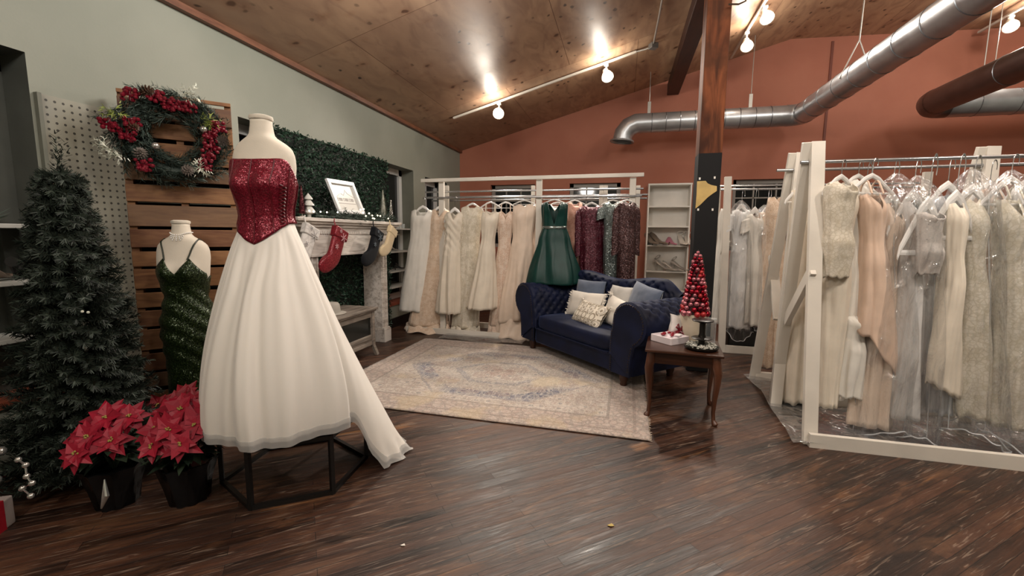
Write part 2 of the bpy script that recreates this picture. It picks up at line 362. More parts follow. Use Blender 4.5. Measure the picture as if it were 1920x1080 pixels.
def seams(m, p, q, r, step=.3):
    p, q = Vector(p), Vector(q); L = (q - p).length; d = (q - p) / L; x = step * .6
    while x < L:
        c = p + d * x; a = d.orthogonal().normalized(); b = d.cross(a)
        MB().tube([c + (a * cos(2 * pi * k / 28) + b * sin(2 * pi * k / 28)) * r for k in range(28)], .006, 5, closed=True).build('seam_ring', M_seam, m, world=True); x += step
m = MB(); m.tube([(.2, YD, ZD), (XB - .16, YD, ZD)], RD, 32, cap=False); m.build('straight_section', M_duct, dt, world=True)
m = MB(); m.tube([(XB, YD - .16, ZD), (XB, -2.0, ZD)], RD, 32, cap=False); m.build('straight_section', M_duct, dt, world=True)
m = MB(); m.tube([(XB - .2, YD, ZD)] + [(XB - .16 + .16 * sin(t), YD - .16 + .16 * cos(t), ZD) for t in [pi / 2 * i / 4 for i in range(5)]] + [(XB, YD - .2, ZD)], RD + .004, 32, cap=False); m.build('corner_elbow', M_duct, dt, world=True)
e = [(.22, YD, ZD), (.14, YD, ZD), (.02, YD, ZD - .05), (-.06, YD, ZD - .15), (-.085, YD, ZD - .28)]
m = MB(); m.tube(e, RD + .003, 32, cap=False); m.build('end_elbow', M_duct, dt, smooth=True, world=True)
m = MB(); m.tube([(-.085, YD, ZD - .255), (-.086, YD, ZD - .265), (-.087, YD, ZD - .28), (-.088, YD, ZD - .29)], [RD, RD + .04, RD + .05, RD + .045], 32, cap=False); m.build('outlet_flange', M_duct, dt, world=True)
seams(dt, (.25, YD, ZD), (XB - .25, YD, ZD), RD, .22); seams(dt, (XB, YD - .3, ZD), (XB, 2.2, ZD), RD, .42)
def hanger_rod(par, x, y, zt, zb, strap=True):
    m = MB(); m.tube([(x, y, zt), (x, y, zb)], .006, 6)
    if strap: m.box((x, y, zb - .08), (.05, .012, .24))
    m.build('hanger_rod', M_rod, par, world=True)
hanger_rod(dt, .335, YD, CZ(.335), ZD + .3); hanger_rod(dt, 1.86, YD, CZ(1.86), ZD + .32)
m = MB(); m.tube([(XB + .02, 6.2, CZ(XB)), (XB, 6.2, ZD + .42), (XB - RD - .01, 6.2, ZD)], .007, 6); m.tube([(XB, 6.2, ZD + .42), (XB + RD + .01, 6.2, ZD)], .007, 6); m.build('hanger_rod', M_rod, dt, world=True)
q = P(1735, 199, 'y', 7.8); X2, Z2 = q.x, q.z; R2 = .17
d2 = T('spiral_duct', 'steel duct with sharp bend in the upper right corner', 'duct', (X2, 7.8, Z2))
M_duct2 = duct_mat('dark_reflection_steel', '7d7471', .3)  # dark surroundings reflected by this arm are put into its steel colour
m = MB(); m.tube([(X2, 7.6, Z2), (X2, 1.0, Z2)], R2, 32, cap=False); m.build('straight_section', M_duct2, d2, world=True)
m = MB(); m.tube([(X2 + .2, 7.8, Z2), (XR, 7.8, Z2)], R2, 32, cap=False); m.build('straight_section', M_duct, d2, world=True)
m = MB(); m.tube([(X2, 7.55, Z2)] + [(X2 + .2 - .2 * cos(t), 7.6 + .2 * sin(t), Z2) for t in [pi / 2 * i / 4 for i in range(5)]] + [(X2 + .25, 7.8, Z2)], R2 + .003, 32, cap=False); m.build('corner_elbow', M_duct2, d2, world=True)
seams(d2, (X2, 6.9, Z2), (X2, 3, Z2), R2, .9); seams(d2, (X2 + .3, 7.8, Z2), (XR, 7.8, Z2), R2, .45)
hanger_rod(d2, X2 + .02, 6.8, CZ(X2), Z2 + R2 - .01, False); hanger_rod(d2, X2 + .75, 7.8, CZ(5), Z2 + R2 - .01, False)
# ------------------------------------------------------------------ track lights
M_trk = mat('white_track_metal', 'cfc8bc', .4); M_bulb = emis('lit_lamp', 'fff1dc', 22)
def lamp(n, typ, loc, en, col=(1, .90, .78), **k):
    l = bpy.data.lights.new(n, typ); l.energy = en; l.color = col
    for a, b in k.items(): setattr(l, a, b)
    o = bpy.data.objects.new(n, l); COL.objects.link(o); o.location = loc; return o
def spot(loc, to, en, size=110, blend=.6, rr=.06):
    o = lamp('spot_lamp', 'SPOT', loc, en, spot_size=rad(size), spot_blend=blend, shadow_soft_size=rr)
    o.rotation_euler = (Vector(to) - Vector(loc)).to_track_quat('-Z', 'Y').to_euler(); return o
def rail(label, p, q):
    r = T('track_rail', label, 'track light rail', p); MB().bar(p, q, .035, .03).build('rail_body', M_trk, r, smooth=False, bevel=.004, world=True); return r
def head(label, p, aim, s=1.0, en=60, glow=7):
    p = Vector(p); a = (Vector(aim) - p).normalized(); r = T('track_spotlight', label, 'spotlight', p)
    m = MB(); m.box(p + Vector((0, 0, -.02)), (.06, .035, .03)); m.tube([p + Vector((0, 0, -.03)), p + Vector((0, 0, -.11 * s))], .012, 8)
    m.build('mount', M_trk, r, world=True)
    c = p + Vector((0, 0, -.12 * s)); Rm = a.to_track_quat('Z', 'Y').to_matrix()
    m = MB(); m.lathe([(.026, -.05), (.042, -.045), (.046, .01), (.066, .05), (.082, .10), (.086, .125), (.076, .125), (.066, .1)], c, 20, Rm); m.build('lamp_housing', M_trk, r, world=True)
    m = MB(); m.lathe([(.001, .098), (.068, .1), (.070, .122), (.05, .140), (.001, .148)], c, 20, Rm); m.build('bulb', M_bulb, r, world=True)
    spot(c + a * .17, c + a * 3, en); lamp('lamp_spill', 'POINT', c + a * .05 + Vector((0, -.14, .0)), glow, shadow_soft_size=.05)  # extra point light added beside each head for the ceiling glow
p1, p2 = P(850, 217, 'y', 6.72), P(1193, 97, 'y', 6.72)
p1.z = CZ(p1.x) - .03; p2.z = CZ(p2.x) - .03
rl = rail('white track rail with two lamps running up the plywood slope', p1, p2)
for x, lb, aim in ((-1.93, 'lower lit spotlight on the sloped track near the corner', (-1.5, 4.6, 1.9)), (-.33, 'upper lit spotlight on the sloped track near the beam', (.3, 4.9, 1.7))):
    head(lb, (x, 6.72, CZ(x) - .045), aim, 1.0, 190, 16)
jb = T('junction_box', 'grey junction box with conduit at top of sloped track', 'junction box', (.3, 6.6, CZ(.3)))
M_jb = mat('grey_junction_box', '6d6a66', .5, .4)
MB().box((.3, 6.62, CZ(.3) - .075), (.1, .1, .07), rz=.5).build('box_body', M_jb, jb, smooth=False, bevel=.006, world=True)
MB().tube([(.3, 6.57, CZ(.3) - .06), (.32, 5.8, CZ(.32) - .03), (.33, 4.0, CZ(.33) - .03)], .012, 8).build('conduit', M_rod, jb, world=True)
MB().tube([(.29, 6.66, CZ(.29) - .06), (.2, 6.7, CZ(.2) - .05), (p2.x, 6.72, p2.z)], .012, 8).build('conduit', M_rod, jb, world=True)
zt = CZ(1.63) - .06
rl = rail('white track rail with two lamps to the right of the post', (1.63, 8.35, zt), (1.63, 5.2, zt))
head('lit spotlight on the track beside the post, nearer the wall', (1.63, 7.35, zt - .01), (1.5, 5.9, 2.6), 1.2, 90, 14)
head('lit spotlight on the track beside the post, farther from the wall', (1.66, 6.62, zt - .01), (1.9, 5.0, 2.4), .8, 100, 14)
zt = CZ(5.08) - .1
rl = rail('white track rail with one lamp above the upper right duct', (5.08, 8.5, zt), (5.08, 5, zt))
q = P(1890, 45, 'y', 7.9); head('lit spotlight on the far right track above the upper right duct', (5.1, 7.95, zt - .01), (4.4, 6.6, 3.0), .8, 90, 14)
MB().tube([P(1366, 8, 'y', 4.7), P(1385, 8, 'y', 4.7), P(1398, 2, 'y', 4.7), P(1402, -20, 'y', 4.7)], .008, 6).build('power_cable', mat('dark_cable', '3a2a1c', .5), smooth=True)
tag(bpy.data.objects['power_cable'], 'dark looping cable by the top of the timber post', 'cable')
# point lamps out of frame (the shop's other ceiling tracks)
for x, y, en in ((-1.3, 2.9, 56), (1.0, .6, 66), (-1.5, -.7, 66), (3.4, 1.9, 84), (4.8, 5.6, 55), (1.2, 2.6, 40)):
    lamp('track_lamp', 'POINT', (x, y, CZ(x) - .35), en * 1.75, (1, .945, .88), shadow_soft_size=.25)
spot((2.3, .9, 4.1), (2.0, 3.6, 1.0), 170, 75, .8, .1); spot((-.6, -.2, 3.5), (-1.9, 2.0, 1.0), 38, 60, .8, .1)  # two unseen spots added to brighten the right gowns and the white skirt
w = bpy.data.worlds.new('night'); SC.world = w; w.use_nodes = True; w.node_tree.nodes['Background'].inputs[0].default_value = (.05, .06, .09, 1); w.node_tree.nodes['Background'].inputs[1].default_value = .3
SC.view_settings.view_transform = 'Standard'; SC.view_settings.exposure = .14
SC.cycles.use_denoising = True; SC.cycles.max_bounces = 8; SC.cycles.transparent_max_bounces = 16
# ------------------------------------------------------------------ left side
def peg_mat():
    t = NT('pegboard'); x, y, z = t.xyz(); u = ((y / .0254 * .62).fract() - .5); v = ((z / .0254 * .62).fract() - .5)
    d = (u * u + v * v).lt(.032); t.set(Base_Color=t.mix(d, t.mix(t.noise(3, 4).ss(.3, .7), '87857a', '989686'), '35332c'), Roughness=.6); return t.m
m = MB().box((XL + .007, 2.20, 1.36), (.012, .66, 1.66))
pb = T('pegboard', 'tall sage painted pegboard panel on the wall behind the pine tree', 'pegboard', (XL + .02, 2.62, .5)); m.build('board', peg_mat(), pb, smooth=False, world=True)
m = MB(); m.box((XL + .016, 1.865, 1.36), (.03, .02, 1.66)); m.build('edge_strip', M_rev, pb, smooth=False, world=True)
# pallet
L = Vector((-3.146, 2.177, 0)); Rr = Vector((-2.724, 2.617, 0)); pw = (Rr - L).length; ang = atan2(Rr.y - L.y, Rr.x - L.x); HP = 2.30
pal = T('wood_pallet', 'upright weathered wooden pallet behind the green gown mannequin', 'pallet', L, ang)
M_pal = wood('weathered_pallet_wood', '6a4229', '9a6f48', 5, (.5, 3, 3), .7, .3, island=.25)
m = MB(); z = .05; k = 0
while z < HP - .02:
    h = [.1, .13, .1, .12, .14, .11][k % 6]; h = min(h, HP - z)
    m.box((pw / 2, 0, z + h / 2), (pw, .02, h)); z += h + [.022, .03, .018, .028, .02][k % 5]; k += 1
m.build('slat_boards', M_pal, pal, smooth=False, bevel=.003)
for x in (.02, pw / 2, pw - .02):
    MB().box((x, .055, HP / 2), (.04, .09, HP)).build('stringer', M_pal, pal, smooth=False)
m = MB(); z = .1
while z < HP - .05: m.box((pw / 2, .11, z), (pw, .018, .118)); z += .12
m.build('back_boards', wood('shaded_pallet_wood', '1e130c', '2c1c11', 5, (.5, 3, 3), .8), pal, smooth=False)  # boards packed close, shade of the slat gaps put into their dark colour
# wreath hung on the pallet
def needle_mat(name, a, b, rough=.55):
    t = NT(name); g = t.n('ShaderNodeNewGeometry'); r = S(t.nt, g.outputs['Random Per Island'])
    t.set(Base_Color=t.mix(r, a, b), Roughness=rough, Specular_IOR_Level=.3); return t.m
M_need = needle_mat('dark_pine_needles', '141a16', '3a443a'); M_need2 = needle_mat('wreath_needles', '1c251f', '57665d')
M_berry = mat('red_berries', '7e1626', .25, coat=0) if False else mat('red_berries', '6a0e20', .25)
M_cone = mat('brown_pinecone', '4c3527', .6, var=.3); M_frost = mat('frosted_sprig', 'cfd2c2', .35, var=.2); M_lime = mat('lime_fern_sprig', '8d9a4a', .5); M_silv = mat('silver_bauble', 'c9c6c0', .15, .8)
WC = P(317, 247, 'x', -2.93); WC = L + (Rr - L) * .50 + Vector((0, 0, WC.z))
nrm = Vector((sin(ang), -cos(ang), 0)); tx = Vector((cos(ang), sin(ang), 0)); WC = Vector((L.x + tx.x * pw * .46, L.y + tx.y * pw * .46, 2.045)) + nrm * .10
def sprig(m, p, d, L_, n, nl, nw=.004, spread=1.0):
    d = Vector(d).normalized(); a = d.orthogonal().normalized(); b = d.cross(a)
    for i in range(n):
        t = U(0, 1); ph = U(0, 2 * pi); q = Vector(p) + d * L_ * t
        o = a * cos(ph) + b * sin(ph); e = (d * .7 + o * spread).normalized()
        m.quadleaf(q, e, e.cross(d).normalized(), nl * U(.7, 1.1) * (1 - .3 * t), nw)
wr = T('christmas_wreath', 'large pine wreath with red berries and pinecones on the pallet', 'wreath', WC - Vector((0, 0, .3)))
WC = WC - Vector((0, 0, .03)); RW, m = .235, MB()
def wp(th, r, o=0): return WC + tx * cos(th) * r + Vector((0, 0, 1)) * sin(th) * r * .93 + nrm * o
for i in range(480):
    th = U(0, 2 * pi); r = RW + U(-.115, .075); p = wp(th, r, U(-.03, .06)); dd = (wp(th + U(.2, 1), r * U(.9, 1.5)) - p).normalized() + nrm * U(-.1, .5)
    sprig(m, p, dd, U(.07, .14), 28, .05, .0048)
m.tube([wp(2 * pi * i / 32, RW) for i in range(32)], .035, 8, closed=True); m.build('greenery', M_need2, wr, smooth=False, world=True)
for th, r in ((2.25, .30), (1.85, .25), (3.05, .30), (3.25, .22), (2.9, .2), (1.35, .21), (1.1, .23), (.1, .2), (-.25, .21), (-.55, .22), (.35, .27), (4.1, .26), (-.85, .25), (1.6, .2)):
    m = MB(); c = wp(th, r, .07)
    for i in range(20): m.ball(c + tx * U(-.042, .042) + nrm * U(-.012, .02) + Vector((0, 0, U(-.036, .036))), U(.010, .015), 7)
    m.tube([c - tx * .04, c + tx * .04], .008, 5); m.tube([c - Vector((0, 0, .035)), c + Vector((0, 0, .035))], .008, 5)
    m.build('berry_cluster', M_berry, wr, world=True)
for th, r, fr in ((1.95, .29, 0), (3.85, .22, 1), (3.0, .2, 0), (0, .27, 1), (5.0, .24, 1)):
    c = wp(th, r, .07); ax = (tx * U(-1, 1) + Vector((0, 0, U(-.5, .5))) + nrm * .8).normalized(); m = MB(); a = ax.orthogonal().normalized(); b = ax.cross(a)
    for i in range(70):
        t = i / 70; ph = i * 2.4; o = a * cos(ph) + b * sin(ph); rr = .042 * sin(pi * min(1, .12 + t * .88)) + .004
        m.leaf(c + ax * (t - .5) * .1, o + ax * .35, ax, rr, .018, .1)
    m.build('pinecone', M_frost if False else (mat('frosted_pinecone', '6d635b', .6, var=.35) if fr else M_cone), wr, smooth=False, world=True)
for th, r, mm in ((3.7, .32, M_frost), (1.2, .31, M_frost), (5.3, .25, M_frost), (2.75, .29, M_lime), (.55, .24, M_lime), (3.5, .34, M_frost)):
    m = MB(); c = wp(th, r, .09)
    for i in range(11): sprig(m, c, (tx * U(-1, 1) + Vector((0, 0, U(-1, .6))) + nrm * .4), .07, 7, .03, .006)
    m.build('frosted_sprig' if mm is M_frost else 'fern_sprig', mm, wr, smooth=False, world=True)
for th, r in ((.35, .18), (3.9, .12)): MB().ball(wp(th, r, .08), .022, 12).build('silver_bauble', M_silv, wr, world=True)
# big dark pine tree
TC = Vector((-2.92, 1.705, 0)); tr = T('christmas_tree', 'tall dark artificial pine tree at the left beside the pegboard', 'christmas tree', TC)
HT = 1.84; m = MB()
for i in range(760):
    t = (i + .5) / 760; z = .1 + (HT - .2) * (1 - (1 - t) ** .62) if False else .10 + (HT - .24) * (t ** 1.25)
    rmax = .365 * (1 - (z / HT)) ** .72 + .03; ph = i * 2.39996 + U(-.2, .2)
    o = Vector((cos(ph), sin(ph), 0)); r1 = rmax * U(.75, 1.08); r0 = r1 * .35
    p = TC + o * r0 + Vector((0, 0, z)); d = (o + Vector((0, 0, U(-.22, .28)))).normalized()
    Lb = (r1 - r0)
    sprig(m, p, d, Lb, int(30 + 120 * Lb / .3), .05, .0065, 1.0)
for k in range(8):
    sprig(m, TC + Vector((0, 0, HT - .28 + k * .03)), Vector((U(-.35, .35), U(-.35, .35), 1)), .14, 22, .05, .006)
m.v = [(max(p[0], XL + .04), p[1], p[2]) for p in m.v]; m.build('needle_branches', M_need, tr, smooth=False, world=True)
MB().tube([TC + Vector((0, 0, .0)), TC + Vector((0, 0, HT - .1))], [.03, .008], 8).build('trunk', mat('dark_bark', '1d1510', .8), tr, world=True)
m = MB()
for k in range(3): m.bar(TC + Vector((0, 0, .02)), TC + Vector((cos(k * 2.1) * .22, sin(k * 2.1) * .22, .02)), .04, .02)
m.build('tree_stand', M_black, tr, smooth=False, world=True)
M_glow = emis('fairy_light', 'ffe8c8', 9)
for (px, py) in ((162, 598), (178, 600)):
    p = P(px, py, 'y', 1.25); d = Vector((TC.x, TC.y, p.z)) - p
    MB().ball(p + d * .25, .006, 6).build('tree_light', M_frost, tr, world=True)
# left recess shelves and heels
M_shelf = mat('white_shelf', 'b9b9b2', .4)
for i, (z, lb) in enumerate(((1.425, 'top'), (1.105, 'middle'), (.785, 'lowest'))):
    s = T('display_shelf', 'white wall shelf in the dark left recess behind the pine tree, %s of three' % lb, 'shelf', (XL - .1, 1.4, z)); MB().box((XL - .1, 1.2, z), (.26, 1.26, .025)).build('shelf_board', M_shelf, s, smooth=False, bevel=.003, world=True)
def heel(label, loc, rz, mt, s=1.0, group=None, name='high_heel', strap=False):
    r = T(name, label, 'shoe', loc, rz, group); m = MB()
    st = [(-.11, .085, .026, .055), (-.07, .075, .03, .045), (-.02, .045, .03, .028), (.03, .02, .035, .022), (.08, .016, .038, .026), (.12, .014, .026, .018), (.14, .012, .006, .008)]
    rings = []
    for x, z, w_, h in st:
        rings.append([(x * s, w_ * s * cos(a), (z + h * .5 + h * .5 * sin(a) - h * .3) * s) for a in [2 * pi * k / 12 for k in range(12)]])
    m.loft(rings, True, True); m.build('shoe_upper', mt, r)
    MB().tube([(-.095 * s, 0, .075 * s), (-.09 * s, 0, .04 * s), (-.085 * s, 0, 0)], [.02 * s, .009 * s, .006 * s], 8).build('stiletto_heel', mt, r)
    if strap: MB().tube([(-.08 * s + .02 * s * cos(a), .035 * s * sin(a), (.14 + .02 * cos(a)) * s) for a in [2 * pi * k / 14 for k in range(14)]], .004 * s, 5, closed=True).build('ankle_strap', mt, r)
    return r
M_shoeA = mat('nude_shoe_leather', '8d7a6c', .35); M_shoeS = mat('silver_shoe', 'b9b3ac', .28, .5); M_shoeP = mat('pink_shoe', 'b06f80', .4); M_shoeW = mat('ivory_shoe', 'd6cfc4', .4); M_shoeB = mat('black_shoe', '191818', .3)
heel('nude high heel on the middle shelf of the left recess', (XL - .06, 1.63, 1.12), 2.2, M_shoeA, 1.1)
heel('dark high heel on the middle shelf of the left recess', (XL - .1, 1.76, 1.12), 2.4, M_shoeB, 1.1)
m = MB()
for i in range(40): m.leaf((XL - .08, 1.62, 1.44), (U(-1, 1), U(-1, 1), U(.1, .7)), (0, 0, 1), U(.06, .16), .02)
pg = solo(m, 'leafy_sprig', mat('dusty_green_leaf', '5f6f64', .6, var=.2), 'dusty green leafy sprig on the top shelf of the left recess', 'sprig', smooth=False)
# bottom left corner: small ornament tree with bead garland and gift
GC = Vector((-2.98, 1.22, 0)); ot = T('ornament_tree', 'small dark tabletop tree with red baubles at the lower left edge', 'christmas tree', GC); m = MB()
for i in range(130):
    z = .1 + .5 * (i / 130); rm = .17 * (1 - z / .72) + .02; ph = i * 2.4; o = Vector((cos(ph), sin(ph), 0)); sprig(m, GC + o * rm * .3 + Vector((0, 0, z)), o + Vector((0, 0, U(-.3, .2))), rm * .7, 18, .04, .005)
m.build('needle_branches', M_need, ot, smooth=False, world=True)
MB().tube([GC, GC + Vector((0, 0, .6))], .012, 6).build('trunk', M_black, ot, world=True)
M_rbaub = mat('red_glass_bauble', '8f1b30', .12, .55); M_pbaub = mat('rose_bauble', 'b0606c', .25, .4)
for i in range(14):
    z = .14 + .03 * i; ph = i * 2.4 - .6; rm = .19 * (1 - z / .75) + .03; MB().ball(GC + Vector((cos(ph) * rm, sin(ph) * rm, z)), .024, 10).build('bauble', M_rbaub if i % 3 else M_silv, ot, world=True)
gb = T('gift_box', 'grey and red gift box with ribbon on floor at the left edge', 'gift', (-2.83, 1.20, 0), .5)
MB().box((0, 0, .07), (.16, .16, .14)).build('box_body', mat('grey_gift_paper', '8d827c', .5), gb, smooth=False, bevel=.006)
MB().box((0, 0, .0715), (.165, .05, .145)).build('ribbon', mat('red_ribbon', '8c1420', .4), gb, smooth=False)
MB().box((.02, -.084, .05), (.06, .004, .035)).build('gift_tag', mat('pale_gift_tag', 'b9b2aa', .5), gb, smooth=False)
bg = T('bead_garland', 'silver bead garland standing beside the grey gift box', 'garland', (-2.66, 1.30, 0)); m = MB(); pts = [P(34, 862, 'y', 1.32), P(48, 872, 'y', 1.31), P(50, 893, 'y', 1.30), P(60, 906, 'y', 1.29), P(42, 916, 'y', 1.29), P(58, 930, 'y', 1.28)]
m.tube(pts, .004, 5); m.build('string', M_silv, bg, world=True)
for p in pts: MB().ball(p, .014, 10).build('bead', M_silv, bg, world=True)
# poinsettias
M_bract = needle_mat('red_poinsettia_bract', '60091b', '90132a', .5); M_pleaf = needle_mat('poinsettia_leaf', '18241a', '33402f', .5); M_cya = mat('yellow_flower_centre', '9a8a48', .6); M_foil = mat('black_foil_wrap', '0e0e0f', .22, .3, bump=.6, bs=14)
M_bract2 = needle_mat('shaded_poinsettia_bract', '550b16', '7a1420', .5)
def poinsettia(label, loc, zc, heads, mt, spread=.16):
    r = T('poinsettia', label, 'poinsettia', loc); lx, ly = loc[0], loc[1]
    m = MB(); m.lathe([(.085, 0), (.1, .1), (.125, .2), (.13, .215), (.115, .215), (.1, .19), (.001, .19)], (0, 0, 0), 28)
    for i in range(len(m.v)):
        x, y, z = m.v[i]; k = 1 + .08 * sin(atan2(y, x) * 9 + z * 8); m.v[i] = (x * k, y * k, z)
    m.build('wrapped_pot', M_foil, r)
    m = MB()
    for i in range(7): m.tube([(0, 0, .18), (U(-.06, .06), U(-.06, .06), zc * .7), (U(-.14, .14), U(-.14, .14), zc - .03)], .006, 5)
    for i in range(60):
        ph = U(0, 2 * pi); q = U(.03, .16); m.leaf((cos(ph) * q * .6, sin(ph) * q * .6, U(.24, zc - .04)), (cos(ph), sin(ph), U(-.5, .25)), (0, 0, 1), U(.08, .14), U(.045, .07), .12, .15)
    m.build('green_leaves', M_pleaf, r, smooth=False)
    for (dx, dy, dz, sc) in heads:
        f = MB(); c = Vector((dx, dy, zc + dz)); up = (Vector((dx, dy, .12)) + Vector((.2, -.35, .25))).normalized(); a = up.orthogonal().normalized(); b = up.cross(a)
        for k in range(13):
            lay = 0 if k < 7 else 1; ph = k * 2 * pi / (7 if lay == 0 else 6) + U(-.2, .2) + lay * .4; o = a * cos(ph) + b * sin(ph)
            f.leaf(c - up * .005 * (1 - lay), o + up * (-.08 + .35 * lay + U(-.1, .1)), up, (.105 if lay == 0 else .075) * sc * U(.85, 1.15), .06 * sc, .1, U(.0, .25))
        fo = f.build('flower_head', mt, r, smooth=False)
        m = MB()
        for k in range(6): m.ball(c + up * .010 + a * U(-.010, .010) + b * U(-.010, .010), .0045, 6)
        m.build('flower_centre', M_cya, fo)
    return r
pa = Vector((-2.50, 1.55, 0)); pb_ = Vector((-2.17, 1.67, 0))
poinsettia('red poinsettia in black foil pot, left of the front pair', pa, .40, [(-.10, -.07, -.03, 1.05), (.0, -.10, .0, 1), (.09, -.06, -.02, 1.0), (-.02, .0, .06, 1.1), (.06, .05, .05, 1), (-.1, .06, .03, 1), (.02, -.16, -.05, .9), (-.16, -.02, -.06, .9)], M_bract)
poinsettia('red poinsettia in black foil pot beside the white gown', pb_, .44, [(-.06, -.1, -.02, 1), (.05, -.11, .0, 1), (.12, -.04, .0, 1), (.0, -.01, .06, 1.1), (-.1, .0, .03, 1), (.08, .06, .05, 1), (-.05, .09, .04, 1), (.0, -.16, -.07, .9), (.13, -.12, -.06, .9)], M_bract)
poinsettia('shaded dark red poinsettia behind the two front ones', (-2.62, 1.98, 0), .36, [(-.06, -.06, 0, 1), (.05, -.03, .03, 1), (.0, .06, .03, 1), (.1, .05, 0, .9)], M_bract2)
m = MB(); 
for k in range(3): m.tube([pa + Vector((.095, -.105, .20)), pa + Vector((.105 + .01 * k, -.12, .13)), pa + Vector((.085, -.125, .06))], [.003, .010, .004], 6)
solo(m, 'silver_ribbon', mat('silver_foil', 'c9c9c6', .15, .8), 'crumpled silver ribbon hanging on the front poinsettia pot', 'ribbon')
# hexagonal wire podium
HC = Vector((-1.824, 2.058, 0)); HR = .385; HZ = .335; a0 = atan2(1.687 - 2.058, -1.784 + 1.824)
pd = T('hexagonal_stand', 'black metal hexagonal open frame stand under the white gown', 'display stand', HC); V = [(HR * cos(a0 + k * pi / 3), HR * sin(a0 + k * pi / 3)) for k in range(6)]
M_blk = mat('black_metal_frame', '100f0e', .4)
for nm, z in (('base_ring', .011), ('top_ring', HZ - .011)):
    m = MB()
    for k in range(6): m.bar((*V[k], z), (*V[(k + 1) % 6], z), .022, .022)
    m.build(nm, M_blk, pd, smooth=False)
for k in range(6): MB().box((V[k][0], V[k][1], HZ / 2), (.022, .022, HZ), rz=a0 + k * pi / 3).build('upright', M_blk, pd, smooth=False)
MB().add([(x, y, HZ) for x, y in V] + [(x, y, HZ - .012) for x, y in V], [tuple(range(6)), tuple(range(11, 5, -1))] + [(k, (k + 1) % 6, (k + 1) % 6 + 6, k + 6) for k in range(6)]).build('top_panel', M_blk, pd, smooth=False)
# dress forms
M_form = mat('cream_jersey', 'cdc4b4', .75, var=.04, bump=.08, bs=200, Sheen_Weight=.2)
TP = [(.5, .052, .05, 0), (.48, .052, .05, 0), (.425, .06, .057, 0), (.405, .078, .062, 0), (.39, .105, .066, 0), (.37, .135, .072, .005), (.345, .156, .08, .008), (.31, .166, .09, .01), (.26, .168, .1, .008), (.2, .164, .105, 0), (.14, .158, .11, -.002), (.08, .146, .103, 0), (.03, .134, .096, 0), (-.02, .13, .094, .002), (-.07, .138, .1, .004), (-.13, .154, .112, .008), (-.22, .172, .125, .012), (-.34, .172, .12, .01), (-.42, .165, .112, .008)]
def tw(z):
    for (z1, w1, d1, y1), (z0, w0, d0, y0) in zip(TP, TP[1:]):
        if z >= z0:
            t = min(1, max(0, (z - z0) / (z1 - z0))); return lerp(w0, w1, t), lerp(d0, d1, t), lerp(y0, y1, t)
    return TP[-1][1:]
def tp(th, z, off=0, sc=1.0):
    w_, d, y0 = tw(z); c, s_ = cos(th), sin(th); e = .86
    x = (w_ + off) * abs(c) ** e * (1 if c > 0 else -1); y = (d + off) * abs(s_) ** e * (1 if s_ > 0 else -1) + y0
    if s_ < 0:
        for bx in (-.075, .075): y -= .042 * exp(-((x - bx) / .055) ** 2 - ((z - .155) / .06) ** 2) * (-s_) ** .5
    return Vector((x * sc, y * sc, z * sc))
def dress_form(label, loc, rz, zw, sc, zfloor):
    r = T('dress_form', label, 'mannequin', (loc[0], loc[1], zfloor), rz); o = Vector((0, 0, zw - zfloor)); N = 48
    m = MB(); zs = [.5 - .92 * i / 60 for i in range(61)]
    m.loft([[tp(2 * pi * k / N, z, 0, sc) + o for k in range(N)] for z in zs], True, True); m.build('torso', M_form, r, smooth='all')
    MB().lathe([(.001, .5 * sc), (.056 * sc, .5 * sc), (.06 * sc, .507 * sc), (.058 * sc, .52 * sc), (.04 * sc, .526 * sc), (.001, .527 * sc)], o, 28).build('neck_cap', M_form, r)
    MB().tube([(0, 0, .02), (0, 0, zw - zfloor - .4 * sc)], .018, 10).build('stand_pole', M_blk, r)
    MB().lathe([(.12, 0), (.12, .012), (.03, .02), (.02, .05)], (0, 0, .001), 28).build('stand_base', M_blk, r)
    return r
MC = Vector((-1.875, 1.985, 0)); MZ = 1.50; MR = .17; MS = .975
dress_form('cream dress form in red corset and white skirt on the hexagonal stand', MC, MR, MZ, MS, HZ)
GCn = Vector((-2.785, 2.235, 0)); GZ = 1.003; GR = .42; GS = .90
dress_form('cream dress form in green gown in front of the wooden pallet', GCn, GR, GZ, GS, 0)
Rz = lambda a: Matrix.Rotation(a, 3, 'Z')
# red corset
def redseq():
    m_ = sequin('red_corset_sequins', '5f0c1c', '861c30', 240, .6, .3, .35); return m_
N = 72; m = MB(); rings = []
co = T('corset', 'strapless red sequinned boned corset with a pointed front', 'corset', (MC.x, MC.y, MZ - .2), MR)
for i in range(29):
    t = i / 28; rg = []
    for k in range(N):
        th = 2 * pi * k / N; f = -sin(th)         # 1 at front
        zt = .288 - .125 * sst(.70, -.45, f) + .006 * cos(2 * th); zb = -.05 - (.115 * (1 - abs(cos(th))) ** .9 if f > 0 else 0)
        z = lerp(zt, zb, t); q = tp(th, z, .009 + .002 * cos(th * 14) * (abs(z - .2) > .03) + (.006 if t > .85 else 0) * sst(.8, 1, t), MS); rg.append(q + Vector((0, 0, .2)))
    rings.append(rg)
m.loft(rings); m.build('bodice', redseq(), co, smooth='all', solid=.004)
M_bone = mat('red_satin_piping', '560a16', .35)
for k in range(10):
    th = 2 * pi * (k + .5) / 10; pts = []
    for i in range(14):
        z = lerp(.28 - .125 * sst(.70, -.45, -sin(th)), -.05 - (.11 * (1 - abs(cos(th))) ** .9 if sin(th) < 0 else 0), i / 13); pts.append(tp(th, z, .0125 + .004 * sst(.8, 1, i / 13), MS) + Vector((0, 0, .2)))
    MB().tube(pts, .0035, 5).build('boning_channel', M_bone, co)
th0 = 5.75; m = MB()      # lacing down the side back
